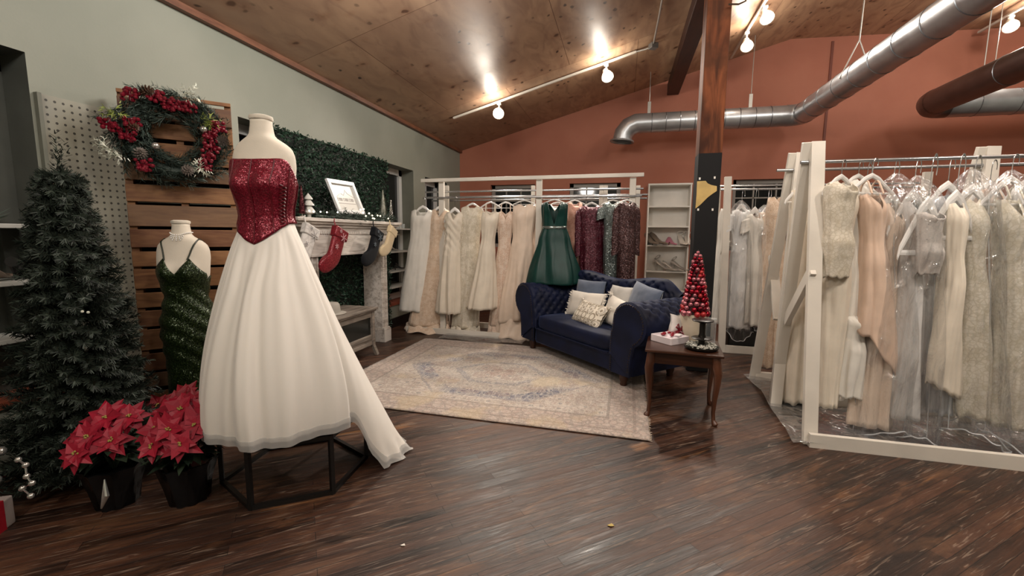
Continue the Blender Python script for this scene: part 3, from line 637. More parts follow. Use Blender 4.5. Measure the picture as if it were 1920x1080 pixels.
for i in range(11):
    z = .15 - i * .019; m.tube([tp(th0 - .12, z, .014, MS) + Vector((0, 0, .2)), tp(th0, z - .008, .018, MS) + Vector((0, 0, .2)), tp(th0 + .12, z - .016, .014, MS) + Vector((0, 0, .2))], .0045, 5)
    m.tube([tp(th0 + .12, z, .014, MS) + Vector((0, 0, .2)), tp(th0, z - .008, .019, MS) + Vector((0, 0, .2)), tp(th0 - .12, z - .016, .014, MS) + Vector((0, 0, .2))], .0045, 5)
m.build('side_lacing', M_bone, co)
# white skirt with train
sk = T('bridal_skirt', 'long white chiffon bridal skirt with train over the hexagonal stand', 'skirt', (MC.x, MC.y, 0))
PT = 0.72
def skirt_pt(ph, t, off=0, zx=0):
    d = (ph - PT + pi) % (2 * pi) - pi
    g = sst(.62, .30, abs(d)); gr = exp(-(d / .42) ** 2); fr = .5 + .5 * cos(ph + 1.9)
    Rr_ = lerp(.372 + .055 * cos(ph + .1), .725, gr); zh = lerp(.388, .020, g)
    th_ = ph - MR; zs_ = -.032 - (.115 * (1 - abs(cos(th_))) ** .9 if sin(th_) < 0 else 0); q = tp(th_, zs_, .004, MS); w0 = Rz(MR) @ q
    a = lerp(1.08 * sin(min(1, t) * pi / 2 * .96) ** 1.02 - .05 * t ** 6, t ** 1.12, gr); r0 = Vector((w0.x, w0.y)).length
    n = nz(ph * 1.3, t * .7, 3.1); fo = sst(0, .12, t) * (.004 + .016 * t ** .8) * (cos(11 * ph + 3.2 * n + 1.0) + .6 * cos(6 * ph + 4 * n) + .3 * cos(29 * ph + 5 * n)) * (.55 + .45 * (1 - gr))
    if t > .9 and gr > .25: fo += .02 * gr * sin(ph * 40) * (t - .9) * 10
    r = lerp(r0, Rr_, a) + fo + off; z = lerp(MZ + zs_ * MS, zh + zx, t ** lerp(1, .97, gr))
    if gr > .4 and t > .96: z = max(.012, z + .02 * sin(ph * 33) * (t - .96) * 25 + .006)
    az0 = ph + ((atan2(w0.y, w0.x) - ph + pi) % (2 * pi) - pi) * (1 - sst(.02, .3, t))
    return Vector((r * cos(az0), r * sin(az0), z))
def chiffon(name, col, alpha=1):
    t = NT(name); n = t.noise(60, 3); t.set(Base_Color=col, Roughness=.7, Sheen_Weight=.35, Subsurface_Weight=0.0, Alpha=alpha); t.bump(n, .06, .004)
    return t.m
M_chif = chiffon('ivory_chiffon', 'dcd7ce'); M_chif2 = chiffon('sheer_chiffon_hem', 'c6c4c0', .6)
m = MB(); NP = 240; m.loft([[skirt_pt(2 * pi * k / NP, i / 46) for k in range(NP)] for i in range(47)]); m.build('skirt_layer', M_chif, sk, smooth='all')
m = MB(); m.loft([[skirt_pt(2 * pi * k / NP, lerp(.975, 1.03, i / 4), .004, -.0) for k in range(NP)] for i in range(5)]); m.build('sheer_hem', M_chif2, sk, smooth='all')
# green sequin gown on the second form
gg = T('evening_gown', 'dark green sequinned gown with thin straps on the form by the pallet', 'gown', (GCn.x, GCn.y, .02), GR); oz = Vector((0, 0, GZ - .02))
m = MB(); rings = []; N = 72
def ggp(th, z):
    if z > -.3: q = tp(th, z, .008, GS)
    else:
        t = (-.3 - z) / .75; q = tp(th, -.3, .008, GS); k = 1 - .14 * sin(pi * min(1, t * 1.1)) + .05 * t * t; q = Vector((q.x * k, q.y * k * 1.05, z * GS))
    wr_ = .006 * sin(z * 55 + 3.4 * cos(th - .6) * 2) * sst(.12, 0, z) * sst(-.75, -.35, z); return q * (1 + wr_ / max(.08, Vector((q.x, q.y)).length)) if False else q + Vector((q.x, q.y, 0)).normalized() * wr_
for i in range(60):
    t = i / 59; rg = []
    for k in range(N):
        th = 2 * pi * k / N; f = -sin(th); x = cos(th)
        vn = .255 - .11 * max(0, 1 - abs(x) / .42) if f > 0 else .13
        zt = lerp(.12, vn, sst(-.1, .25, f)) if True else vn
        zt -= .115 * max(0, (abs(x) - .42) / .58) * (f > 0); rg.append(ggp(th, lerp(zt, -1.07, t)) + oz)
    rings.append(rg)
m.loft(rings); m.build('gown_body', sequin('green_sequins', '141d10', '2b3a1a', 210, .75, .3, .4), gg, smooth='all', solid=.003)
M_gst = mat('dark_green_satin', '182012', .45)
for s_ in (-1, 1):
    def sfc(x, z, fr, off=.006):
        w_ = tw(z)[0]; th = math.acos(min(.97, abs(x) / w_) ** (1 / .86)); th = th if s_ > 0 else pi - th
        return tp(-th if fr else th, z, off, GS) + oz
    MB().tube([sfc(.07, .245, 1, .008), sfc(.08, .28, 1), sfc(.09, .32, 1), sfc(.10, .35, 1), sfc(.108, .372, 1), Vector((s_ * .112 * GS, 0, .392 * GS)) + oz, sfc(.108, .37, 0), sfc(.10, .33, 0), sfc(.09, .25, 0), sfc(.085, .12, 0, .009)], .0045, 6).build('shoulder_strap', M_gst, gg)
nk = T('necklace', 'crystal choker necklace on the neck of the form by the pallet', 'necklace', GCn + Vector((0, 0, GZ + .4 * GS)), GR); m = MB()
for k in range(40):
    th = 2 * pi * k / 40; dr = .03 * max(0, -sin(th)) ** 3; q = tp(th, .438 - dr * .6, .006, GS); m.ball(q - Vector((0, 0, .4 * GS)), .0042, 6)
    if sin(th) < -.8:
        for j in (1, 2, 3): 
            if sin(th) < -.78 - .06 * j: m.ball(tp(th, .438 - dr * .6 - .012 * j, .006, GS) - Vector((0, 0, .4 * GS)), .0048, 6)
m.build('crystal_strand', mat('crystal', 'f0eeea', .1, .15), nk)
# boxwood panel
bx = T('boxwood_wall', 'dark green artificial boxwood hedge panel behind the mantel', 'foliage panel', (XL + .03, 4.57, .02))
BY0, BY1, BZ0, BZ1 = 3.50, 5.66, .02, 2.405
MB().box((XL + .02, (BY0 + BY1) / 2, (BZ0 + BZ1) / 2), (.03, BY1 - BY0, BZ1 - BZ0)).build('backing_panel', mat('dark_green_backing', '101a13', .8), bx, smooth=False, world=True)
m = MB()
for i in range(17000):
    y, z = U(BY0 - .01, BY1 + .012), U(BZ0 + .03, BZ1 + .015); c = .55 + .45 * nz(y * 5, z * 5)
    if random.random() > c + .25: continue
    d = Vector((U(.1, 1), U(-1, 1), U(-1, 1))).normalized(); a = Vector((U(-1, 1), U(-1, 1), U(-1, 1))); m.quadleaf((XL + .035 + U(0, .035), y, z), d, d.cross(a).normalized(), U(.02, .036), U(.014, .022))
m.build('boxwood_leaves', needle_mat('boxwood_leaf', '16251b', '33503e', .5), bx, smooth=False, world=True)
# mantel
def whitewash():
    t = NT('whitewashed_wood'); v = t.mp((3, .35, 3)); n = t.noise(9, 6, v, 1); c = t.mix(n.ss(.42, .68), 'cdc6be', 'a49b92'); t.set(Base_Color=c, Roughness=.6); t.bump(n, .2, .004); return t.m
M_ww = whitewash(); MXF = -2.955; SY0, SY1 = 3.42, 5.36; mt = T('fireplace_mantel', 'whitewashed wooden fireplace mantel against the boxwood panel', 'mantel', (-3.1, 4.4, 0))
xb = XL + .075
def bxy(m, x0, x1, y0, y1, z0, z1): return m.box(((x0 + x1) / 2, (y0 + y1) / 2, (z0 + z1) / 2), (x1 - x0, y1 - y0, z1 - z0))
bxy(MB(), xb, MXF + .07, SY0, SY1, 1.515, 1.55).build('mantel_shelf', M_ww, mt, smooth=False, bevel=.006, world=True)
m = MB(); bxy(m, xb, MXF + .045, SY0 + .03, SY1 - .03, 1.49, 1.515); bxy(m, xb, MXF + .02, SY0 + .06, SY1 - .06, 1.46, 1.49); m.build('crown_moulding', M_ww, mt, smooth=False, bevel=.005, world=True)
bxy(MB(), xb, MXF, SY0 + .22, SY1 - .22, 1.18, 1.46).build('frieze_board', M_ww, mt, smooth=False, bevel=.003, world=True)
m = MB(); y = SY0 + .24
while y < SY1 - .25: bxy(m, MXF - .002, MXF + .012, y, y + .018, 1.395, 1.425); y += .034
m.build('dentil_moulding', M_ww, mt, smooth=False, world=True)
bxy(MB(), xb, MXF + .012, SY0 + .22, SY1 - .22, 1.165, 1.19).build('lower_moulding', M_ww, mt, smooth=False, bevel=.004, world=True)
for y0 in (SY0 + .23, SY1 - .40):
    lg = bxy(MB(), xb, MXF - .02, y0, y0 + .13, .0, 1.46).build('mantel_leg', M_ww, mt, smooth=False, bevel=.004, world=True)
    m = MB(); bxy(m, MXF - .02, MXF - .008, y0 + .015, y0 + .04, .2, 1.17); bxy(m, MXF - .02, MXF - .008, y0 + .09, y0 + .115, .2, 1.17); m.build('fluting', M_ww, lg, smooth=False, world=True)
    m = MB(); bxy(m, xb, MXF + .015, y0 - .015, y0 + .145, 0, .17); bxy(m, xb, MXF + .004, y0 - .006, y0 + .136, .17, .19); m.build('plinth_block', M_ww, lg, smooth=False, bevel=.004, world=True)
# things on the mantel (top z 1.55)
MT = 1.551; XM = -3.05
def btree(name, label, px, tip, base, mt_, x=XM, flock=.5):
    p = P(px, base, 'x', x); top = P(px, tip, 'x', x).z; h = top - MT; r = T(name, label, 'christmas tree', (x, p.y, MT)); m = MB(); R0 = h * .17
    for i in range(1500):
        t = random.random() ** 1.3; ph = U(0, 2 * pi); rr = R0 * (1 - t) ** .9 + .004; d = Vector((cos(ph), sin(ph), U(-.15, .25))); m.quadleaf((0, 0, h * .12 + t * h * .87), d.normalized(), Vector((0, 0, 1)).cross(d).normalized(), rr, .006)
    m.lathe([(R0 * .5, h * .12), (R0 * .35, h * .45), (R0 * .08, h * .93), (.001, h * .97)], (0, 0, 0), 16)
    m.build('bristle_cone', mt_, r, smooth=False); MB().lathe([(R0 * .45, 0), (R0 * .45, .015), (.006, .02), (.006, h * .2)], (0, 0, 0), 14).build('tree_base', M_ww, r); return r
btree('bottle_brush_tree', 'red bottle brush tree on the mantel left end', 567, 345, 404, needle_mat('red_bristles', '4c141d', '8c4a50'))
btree('bottle_brush_tree', 'white bottle brush tree on the mantel right end', 719, 354, 409, needle_mat('pale_bristles', 'a5a595', 'c6c6ba'))
p = P(579, 392, 'x', XM + .02); ct = T('ceramic_tree', 'small white tiered ceramic tree beside the red bottle brush tree', 'christmas tree', (XM + .02, p.y, MT)); h = P(579, 362, 'x', XM + .02).z - MT; k = h / .2
MB().lathe([(.02, 0), (.02, .03 * k), (.055 * k, .04 * k), (.05 * k, .055 * k), (.02 * k, .095 * k), (.045 * k, .1 * k), (.04 * k, .112 * k), (.016 * k, .145 * k), (.035 * k, .15 * k), (.03 * k, .162 * k), (.001, .2 * k)], (0, 0, 0), 20).build('tiered_body', mat('white_ceramic', 'c9c9c2', .3), ct)
# leaning framed print
fb0, fb1 = P(628, 405, 'x', -3.02).y, P(677, 403, 'x', -3.02).y
y0, y1 = 4.115 * 1.0, 4.62; fh = .42; lean = .0
fr = T('picture_frame', 'white framed print with grey lettering tilted on the mantel', 'picture frame', (-3.03, 4.33, MT + .01))
TLp, TRp, BLp, BRp = P(607, 338, 'x', -3.02), P(662, 346, 'x', -3.02), P(630, 402, 'x', -3.02), P(678, 404, 'x', -3.02)
O_ = Vector((-2.99, BLp.y, MT + .055)); ux = Vector((-.0, (BRp - BLp).y, (BRp - BLp).z)); W_ = ux.length; ux.normalize(); vy = Vector((-.10, (TLp - BLp).y * .9, (TLp - BLp).z)); H_ = vy.length; vy = (vy - ux * vy.dot(ux) * .65); vy.normalize()
nr = ux.cross(vy).normalized()
def fp(u, v, o=0): return O_ + ux * u + vy * v + nr * o
def frbox(m, u0, u1, v0, v1, o0, o1):
    return m.add([fp(u, v, o) for u in (u0, u1) for v in (v0, v1) for o in (o0, o1)], [(0, 1, 3, 2), (4, 6, 7, 5), (0, 4, 5, 1), (2, 3, 7, 6), (0, 2, 6, 4), (1, 5, 7, 3)])
m = MB(); fw_ = .045
for a in ((0, W_, 0, fw_), (0, W_, H_ - fw_, H_), (0, fw_, fw_, H_ - fw_), (W_ - fw_, W_, fw_, H_ - fw_)): frbox(m, *a, 0, .03)
m.build('frame_moulding', mat('white_frame_paint', 'dfe0e0', .35), fr, smooth=False, bevel=.003, world=True)
frbox(MB(), fw_, W_ - fw_, fw_, H_ - fw_, .0, .006).build('print_paper', mat('cream_print', 'cbc9c2', .35), fr, smooth=False, world=True)
m = MB(); random.seed(3); u = .085
for i in range(12):      # faint blurred lettering row, thin rule and roof-line sketch
    v0, hh = H_ * .40, .032; wch = (W_ - .17) / 12; kind = i % 4
    frbox(m, u, u + .005, v0, v0 + hh, .006, .0075)
    if kind != 3: frbox(m, u, u + wch * .65, v0 + hh - .005, v0 + hh, .006, .0075)
    if kind in (0, 2): frbox(m, u, u + wch * .6, v0, v0 + .005, .006, .0075)
    if kind in (1, 2): frbox(m, u + wch * .55, u + wch * .55 + .005, v0, v0 + hh, .006, .0075)
    u += wch
frbox(m, .08, W_ - .08, H_ * .32, H_ * .32 + .006, .006, .0075)
m.build('printed_lettering', mat('grey_print_ink', '8d8580', .5), fr, smooth=False, world=True)
m = MB(); pts = [(.09, .5), (.15, .58), (.2, .62), (.24, .57), (.28, .66), (.3, .74), (.33, .63), (.4, .56), (.44, .52)]
pts = [(lerp(.08, W_ - .08, (a - .09) / .35), H_ * b) for a, b in pts]
for (a, b), (c, d) in zip(pts, pts[1:]): m.bar(fp(a, b, .007), fp(c, d, .007), .003, .002, up=nr)
m.build('printed_sketch', mat('pale_print_ink', 'aaa29a', .5), fr, smooth=False, world=True)
# garland along the shelf with lights
gl = T('pine_garland', 'pine garland with lit white fairy lights along the mantel shelf', 'garland', (-2.95, 4.3, MT)); m = MB(); lights = []
for i in range(150):
    y = lerp(3.75, 5.22, i / 149); p = Vector((-2.945 + U(-.03, .045), y, MT + .02 + U(-.01, .03))); sprig(m, p, (U(-.3, .8), U(-1, 1), U(-.3, .9)), U(.05, .1), 20, .035, .005)
m.tube([(-2.95, 3.75 + .147 * i, MT + .02 + .006 * sin(i * 3)) for i in range(11)], .01, 6)
m.build('greenery', M_need2, gl, smooth=False, world=True)
for (px, py) in [(580, 395), (588, 397), (601, 397), (613, 398), (676, 393), (682, 392), (681, 399), (686, 405), (692, 400), (698, 404), (699, 409), (708, 404), (713, 405), (702, 410), (728, 410), (633, 398)]:
    MB().ball(P(px, py, 'x', -2.885), .0075, 8).build('fairy_light', M_glow, gl, world=True)
cs = P(733, 392, 'x', -2.98); g = T('bead_tree', 'slim glittering silver bead tree at the right end of the mantel', 'christmas tree', (-2.98, cs.y, MT)); hh = P(733, 378, 'x', -2.98).z - MT
MB().tube([(0, 0, 0), (0, 0, hh)], .004, 6).build('stem', M_silv, g); m = MB()
for i in range(60): t = i / 60; ph = i * 2.4; m.ball((cos(ph) * .028 * (1.05 - t), sin(ph) * .028 * (1.05 - t), .02 + t * hh), .007, 6)
m.build('bead_cluster', M_silv, g)
# stockings
def stocking(label, mt_, cuffm, px, pytop, s, rz=0, tilt=0, flake=None, cuff=.09, x=None):
    x = x or MXF + .11; p = P(px, pytop, 'x', x); r = T('christmas_stocking', label, 'stocking', (x, p.y, p.z))
    # outline in local (y right, z down from hook)
    out = [(.02, -.03), (.17, -.03), (.175, -.12), (.165, -.24), (.17, -.30), (.13, -.37), (.07, -.43), (.01, -.46), (-.05, -.45), (-.075, -.40), (-.05, -.35), (.0, -.31), (.02, -.26), (.022, -.14)]
    Rt = Matrix.Rotation(tilt, 3, 'X'); n = len(out); m = MB(); cen = (.07, -.22)
    ins = []
    for lv, th in ((1, .004), (.93, .018), (.7, .026)):
        pass
    def ring(k, th): return [Rt @ Vector((th, (a - cen[0]) * k + cen[0], (b - cen[1]) * (k if k > .9 else k) + cen[1])) * s for a, b in out]
    rings = [ring(.5, -.024), ring(.9, -.018), ring(1, 0), ring(.9, .018), ring(.5, .024)]
    m.loft(rings, True, True); m.build('stocking_body', mt_, r, smooth='all', sub=1)
    m = MB(); c = [(.0, .0), (.19, .0), (.19, -cuff), (.0, -cuff)]
    m.box(Rt @ Vector((0, .097, -.03 - cuff / 2)) * s, (.058 * s, .165 * s, cuff * s), R=Rt); m.build('cuff', cuffm, r, bevel=.012)
    m = MB(); m.tube([Rt @ Vector((0, .03, -.035)) * s, Rt @ Vector((-.01, .012, .0)) * s, Rt @ Vector((-.02, .02, .03)) * s], .006, 6); m.build('hanging_loop', cuffm, r)
    if flake:
        m = MB()
        for (cy, cz, q) in ((.12, -.10, .04), (.06, -.20, .022), (.07, -.06, .016)):
            for k in range(3):
                a = k * pi / 3; d = Vector((0, cos(a), sin(a))); b = Vector((.0315, cy, cz)); m.bar(Rt @ (b - d * q) * s, Rt @ (b + d * q) * s, .006 * s, .004 * s, up=Vector((1, 0, 0)))
            m.build('snowflake', flake, r, smooth=False); m = MB()
    return r
M_stR = sequin('red_stocking_sequins', '620a18', '841625', 150, .35, .4, .2); M_stW = fabric('white_stocking_felt', 'cfcbc6', .08, .8, lace='b3aeaa', lscale=14); M_stN = fabric('navy_stocking_felt', '070b11', .1, .9, sheen=.02); M_stC = fabric('cream_stocking_felt', 'd2bf9c', .06, .85)
M_fl = mat('pale_snowflake', 'b3868a', .6); M_fl2 = mat('grey_snowflake', '59636b', .6); M_fl3 = mat('silver_snowflake', 'a9a5a3', .5)
STS = 1.16
stocking('white snowflake stocking hanging on the mantel beside the white skirt', M_stW, M_stW, 571, 408, 1.16, tilt=-.42, flake=M_fl3)
stocking('red sequinned stocking with snowflake hanging under the framed print', M_stR, M_stR, 627, 414, 1.24, tilt=-.40, flake=M_fl)
stocking('dark navy stocking with snowflake hanging on the mantel', M_stN, M_stN, 700, 418, 1.2, tilt=-.42, flake=M_fl2, x=MXF + .12)
stocking('plain cream felt stocking hanging at the mantel corner', M_stC, M_stC, 731, 416, 1.06, tilt=-.5, x=MXF + .11)
# grey side stand with panelled side
BN = T('side_stand', 'grey washed wooden side stand with dark panel beside the mantel', 'side table', (-2.9, 4.05, 0))
def graywash():
    t = NT('grey_washed_wood'); v = t.mp((3, .4, 3)); n = t.noise(9, 6, v, 1); c = t.mix(n.ss(.35, .7), '857b71', '5f574f'); t.set(Base_Color=c, Roughness=.6); t.bump(n, .2, .004); return t.m
M_gw = graywash(); bX0, bX1, bY0, bY1, bz = -3.14, -2.74, 3.62, 4.40, .565
m = MB(); bxy(m, bX0 - .03, bX1 + .03, bY0 - .03, bY1 + .03, bz - .025, bz); bxy(m, bX0 - .015, bX1 + .015, bY0 - .015, bY1 + .015, bz - .045, bz - .025); m.build('table_top', M_gw, BN, smooth=False, bevel=.005, world=True)
for x, y in ((bX0, bY0), (bX0, bY1), (bX1, bY0), (bX1, bY1)):
    sx_, sy_ = (1 if x == bX1 else -1), (1 if y == bY1 else -1)
    m = MB(); m.bar((x - sx_ * .025, y - sy_ * .025, bz - .045), (x - sx_ * .025, y - sy_ * .025, .13), .05, .05, up=(1, 0, 0)); m.bar((x - sx_ * .025, y - sy_ * .025, .14), (x + sx_ * .01, y + sy_ * .01, 0), .04, .04, up=(1, 0, 0)); m.build('leg', M_gw, BN, smooth=False, bevel=.004, world=True)
m = MB()
for z0, z1 in ((bz - .11, bz - .045), (.20, .25), (.13, .17)):
    bxy(m, bX1 - .045, bX1 - .01, bY0 + .02, bY1 - .02, z0, z1); bxy(m, bX0 + .01, bX0 + .045, bY0 + .02, bY1 - .02, z0, z1); bxy(m, bX0 + .02, bX1 - .02, bY1 - .045, bY1 - .01, z0, z1); bxy(m, bX0 + .02, bX1 - .02, bY0 + .01, bY0 + .045, z0, z1)
m.build('side_rails', M_gw, BN, smooth=False, bevel=.003, world=True)
bxy(MB(), bX0 + .02, bX1 - .02, bY0 + .02, bY1 - .02, .17, .20).build('lower_shelf', M_gw, BN, smooth=False, world=True)
bxy(MB(), bX1 - .035, bX1 - .03, bY0 + .05, bY1 - .05, .25, bz - .11).build('glass_panel', mat('smoked_glass', '1a1c1a', .12), BN, smooth=False, world=True)
q = P(638, 572, 'x', -2.95); ho = T('felt_hat', 'pale grey felt hat on the grey side stand', 'hat', (-2.93, 3.86, bz))
MB().lathe([(.16, .002), (.165, .012), (.11, .02), (.105, .06), (.1, .1), (.085, .118), (.05, .124), (.001, .125)], (0, 0, 0), 32).build('hat_crown', mat('grey_felt', '9a958c', .85, var=.06), ho)
# right recess shelves
for i, (z, lb) in enumerate(((1.475, 'top'), (1.13, 'second'), (.835, 'third'), (.6, 'lowest'))):
    s = T('display_shelf', 'white shelf in the window recess right of the mantel, %s of four' % lb, 'shelf', (XL - .1, 6.1, z)); MB().box((XL - .105, 6.1, z), (.27, .9, .022)).build('shelf_board', M_shelf, s, smooth=False, bevel=.003, world=True)
heel('black high heel on a shelf in the recess right of the mantel', (XL - .05, 6.12, .847), 1.4, M_shoeB, 1.0); heel('silver high heel on a shelf in the recess right of the mantel', (XL - .05, 5.95, 1.142), 1.4, M_shoeS, .9)
for k, yy in enumerate((6.0, 6.12, 6.3)):
    g = T('glass_tumbler', ['small glass tumbler on the top recess shelf nearest the mantel', 'small glass tumbler on the top recess shelf, middle one', 'small glass tumbler on the top recess shelf nearest the white gown'][k], 'glass', (XL - .06, yy, 1.487)); MB().lathe([(.025, 0), (.03, .07), (.027, .07), (.022, .006), (.001, .006)], (0, 0, 0), 16).build('glass_body', mat('clear_glass_%d' % k, 'd5dad8', .05, Alpha=.35), g)
# ------------------------------------------------------------------ racks, gowns, hangers
M_rackw = mat('white_rack_timber', 'd0cabf', .5, var=.07, vs=3, bump=.06); M_rodm = mat('steel_rack_rod', 'aeb0b2', .25, .85)
HANG0 = None
M_hang = mat('white_plastic_hanger', 'dcdad6', .35); M_hook = mat('chrome_hook', 'b9b9b8', .2, .9)
def hanger(x, y, zb, zr, rz, owner, w=.40):
    """zb: underside of arms at the neck, zr: rod height"""
    global HANG0
    lab = 'white plastic hanger holding the ' + owner
    if HANG0 is None:
        r = T('clothes_hanger', lab, 'hanger'); m = MB(); pts = [(-.2, 0, -.075), (-.19, 0, -.062), (-.06, 0, -.005), (0, 0, .01), (.06, 0, -.005), (.19, 0, -.062), (.2, 0, -.075)]
        m.tube(pts, [.006, .009, .012, .012, .012, .009, .006], 8); m.tube([(-.19, 0, -.066), (.19, 0, -.066)], .0045, 6); m.build('hanger_frame', M_hang, r)
        hk = [(0, 0, .01), (0, 0, .06)] + [(.022 - .022 * cos(a), 0, .06 + .022 * sin(a)) for a in [pi * i / 8 for i in range(1, 9)]] + [(.042, 0, .052)]
        MB().tube(hk, .0028, 6).build('hook', M_hook, r); HANG0 = r
    else: r = copy_tree(HANG0); r['label'] = lab
    r.location = (x, y, zb); r.rotation_euler = (0, 0, rz); r.scale = (w / .4, 1, max(.7, (zr - zb + .005) / .082)); return r
def interp(tab, v):
    for (a, x), (b, y) in zip(tab, tab[1:]):
        if v <= b:
            t = (v - a) / max(1e-6, b - a); t = t * t * (3 - 2 * t) * .5 + t * .5; return lerp(x, y, t)
    return tab[-1][1]
def gown(label, top, hem, Y, mt, rz=0, bust=1.0, waist=.74, hip=.95, wz=.28, neck='v', nd=.12, sleeve=None, n=9, amp=.5, flare=1.5, depth=.09, belt=None, hang=True, zrod=None, owner=None, name='gown', cat='gown', Yh=None, ruche=0, hemw=.015, train=0, seed=1, smt=None, straps=False, hw=None, group=None, dmax=.20, asym=0, wsc=1.0):
    xl, xr, yt = top; hl, hr, yb = hem; Yh = Yh or Y
    a, b = P(xl, yt, 'y', Y), P(xr, yt, 'y', Y); c, d = P(hl, yb, 'y', Yh), P(hr, yb, 'y', Yh)
    ck = max(.5, cos(rz)); wt = (b.x - a.x) / 2 / ck * wsc; wh = (d.x - c.x) / 2 / ck; cx = (a.x + b.x) / 2; hx = (c.x + d.x) / 2; zt = (a.z + b.z) / 2; zb = max(.03, (c.z + d.z) / 2); H = zt - zb
    lean = (hx - cx) / ck; ly = (Yh - Y)
    r = T(name, label, cat, (cx, Y, zb), rz, group)
    W = [(0, wt * .97), (.08, wt * bust), (wz, wt * waist), (wz + .14, wt * hip), (1, wh)]
    D = [(0, .028), (.08, depth), (wz, depth * .85), (wz + .14, depth * 1.1), (1, min(dmax, wh * .8))]
    N = 80; R_ = 40; rings = []; q = max(.02, nd)
    def ztop(th):
        x = abs(cos(th)); front = sin(th) < 0; sh = -.05 * x ** 2 * (wt / .2)
        if neck == 'v': dn = nd * max(0, 1 - x / .55) if front else nd * .4 * max(0, 1 - x / .5)
        elif neck == 'scoop': dn = nd * sst(.62, .3, x) if front else nd * .5 * sst(.6, .3, x)
        elif neck == 'sweet': dn = (.03 * (1 - abs(x - .45) / .45) * -1 + .02) if front else .05; sh = 0
        elif neck == 'one': dn = nd * (.5 - .5 * cos(th)) if True else 0
        elif neck == 'straight': dn = 0; sh = -.01 * x
        else: dn = nd * .3 * sst(.5, .2, x)
        return H + sh - dn
    nc = 0
    for i in range(R_ + 1):
        v = i / R_; v = v ** 1.0; rg = []
        for k in range(N):
            th = 2 * pi * k / N; z0 = ztop(th); hz = 0 + hemw * nz(cos(th) * 2 + seed * 3.1, sin(th) * 2, seed) * 2 + asym * cos(th) * .5 + (-.0)
            zz = lerp(z0, hz, v); vv = 1 - zz / H; vv = min(1, max(0, vv))
            ww = interp(W, vv); dd = interp(D, vv)
            f = sst(wz * .8, 1, vv); nn = nz(cos(th) * 1.2 + seed, sin(th) * 1.2, vv * 1.2 + seed)
            fold = amp * (.004 + .030 * f) * (cos((n * .7 // 1) * th + 3.5 * nn + seed) + .45 * cos(n * th + 5 * nn) + .18 * cos((2 * n + 1) * th + 6 * nn)) * (.6 + .4 * min(1.6, wh / .25))
            if ruche: fold += ruche * sin(zz * 60 + 9 * cos(th) + 3 * nn) * sst(wz + .25, wz * .6, vv)
            fold += .006 * nz(cos(th) * 4 + seed, zz * 5, sin(th) * 4)
            x = (ww + fold) * cos(th); y = (dd + fold * .9) * sin(th); 
            if sin(th) < 0 and neck not in ('flat',): y -= .02 * exp(-((vv - .11) / .05) ** 2) * exp(-((abs(x) - wt * .42) / (wt * .3)) ** 2)
            rg.append((x + lean * vv, y + ly * vv, zz))
        rings.append(rg)
    m = MB(); m.loft(rings); m.build('gown_body', mt, r, smooth='all', solid=.003)
    smt = smt or mt
    if sleeve:
        for s_ in (-1, 1):
            Ls, w0, w1 = sleeve[:3]; out = sleeve[3] if len(sleeve) > 3 else .25; p0 = Vector((s_ * wt * .86, 0, H - .06)); m = MB(); rg = []
            for i in range(13):
                t = i / 12; c_ = p0 + Vector((s_ * out * Ls * t * (1 - .35 * t) + s_ * .01, -.01 * t, -Ls * t)); rr = lerp(w0, w1, t) * (1 + .06 * sin(i * 2.1 + seed)) * (.75 if i == 0 else 1)
                rg.append([c_ + Vector((rr * cos(a_), rr * .6 * sin(a_), .02 * cos(a_) * -s_)) for a_ in [2 * pi * k / 16 for k in range(16)]])
            m.loft(rg, True, False); m.build('sleeve', smt, r, smooth='all')
    if straps:
        for s_ in (-1, 1):
            m = MB(); x = s_ * wt * .55; m.tube([(x, -depth * .7, H - .01), (x * .95, -.02, H + .07), (x * .9, 0, H + .085), (x * .95, .03, H + .06), (x, depth * .6, H - .05)], .006, 5); m.build('shoulder_strap', smt, r)
    if belt:
        m = MB(); zz = H * (1 - wz); m.loft([[((interp(W, wz) + .006) * cos(a_) + lean * wz, (interp(D, wz) + .007) * sin(a_), zz + dz) for a_ in [2 * pi * k / 48 for k in range(48)]] for dz in (-.018, .018)]); m.build('belt', belt, r, solid=.004)
    if train:
        m = MB(); rg = []
        for i in range(9):
            v = i / 8; rg.append([(lean + (wh * (1.0 + .1 * v) + .02 * cos(9 * a_ + seed)) * cos(a_), ly - .03 * v * train + (min(dmax, wh * .8) * (.8 + .5 * v * train) + .03 * sin(a_ * 7 + 2 + v * 3)) * sin(a_), lerp(.02, -zb + .015, v) + .015 * sin(a_ * 5 + v * 5)) for a_ in [2 * pi * k / 64 for k in range(64)]])
        m.loft(rg); m.build('gathered_train', mt, r, smooth='all', solid=.003)
    if hang:
        zr = zrod if zrod else zt + .12; hanger(cx, Y, zt + .010 + (.09 if straps else 0) if neck != 'sweet' and neck != 'straight' else zt + .05, zr, rz, owner or label.split(' hanging')[0].split(' on ')[0].split(' in ')[0].split(' beside ')[0].split(' behind ')[0], hw or min(.44, max(.3, wt * 2)))
    return r
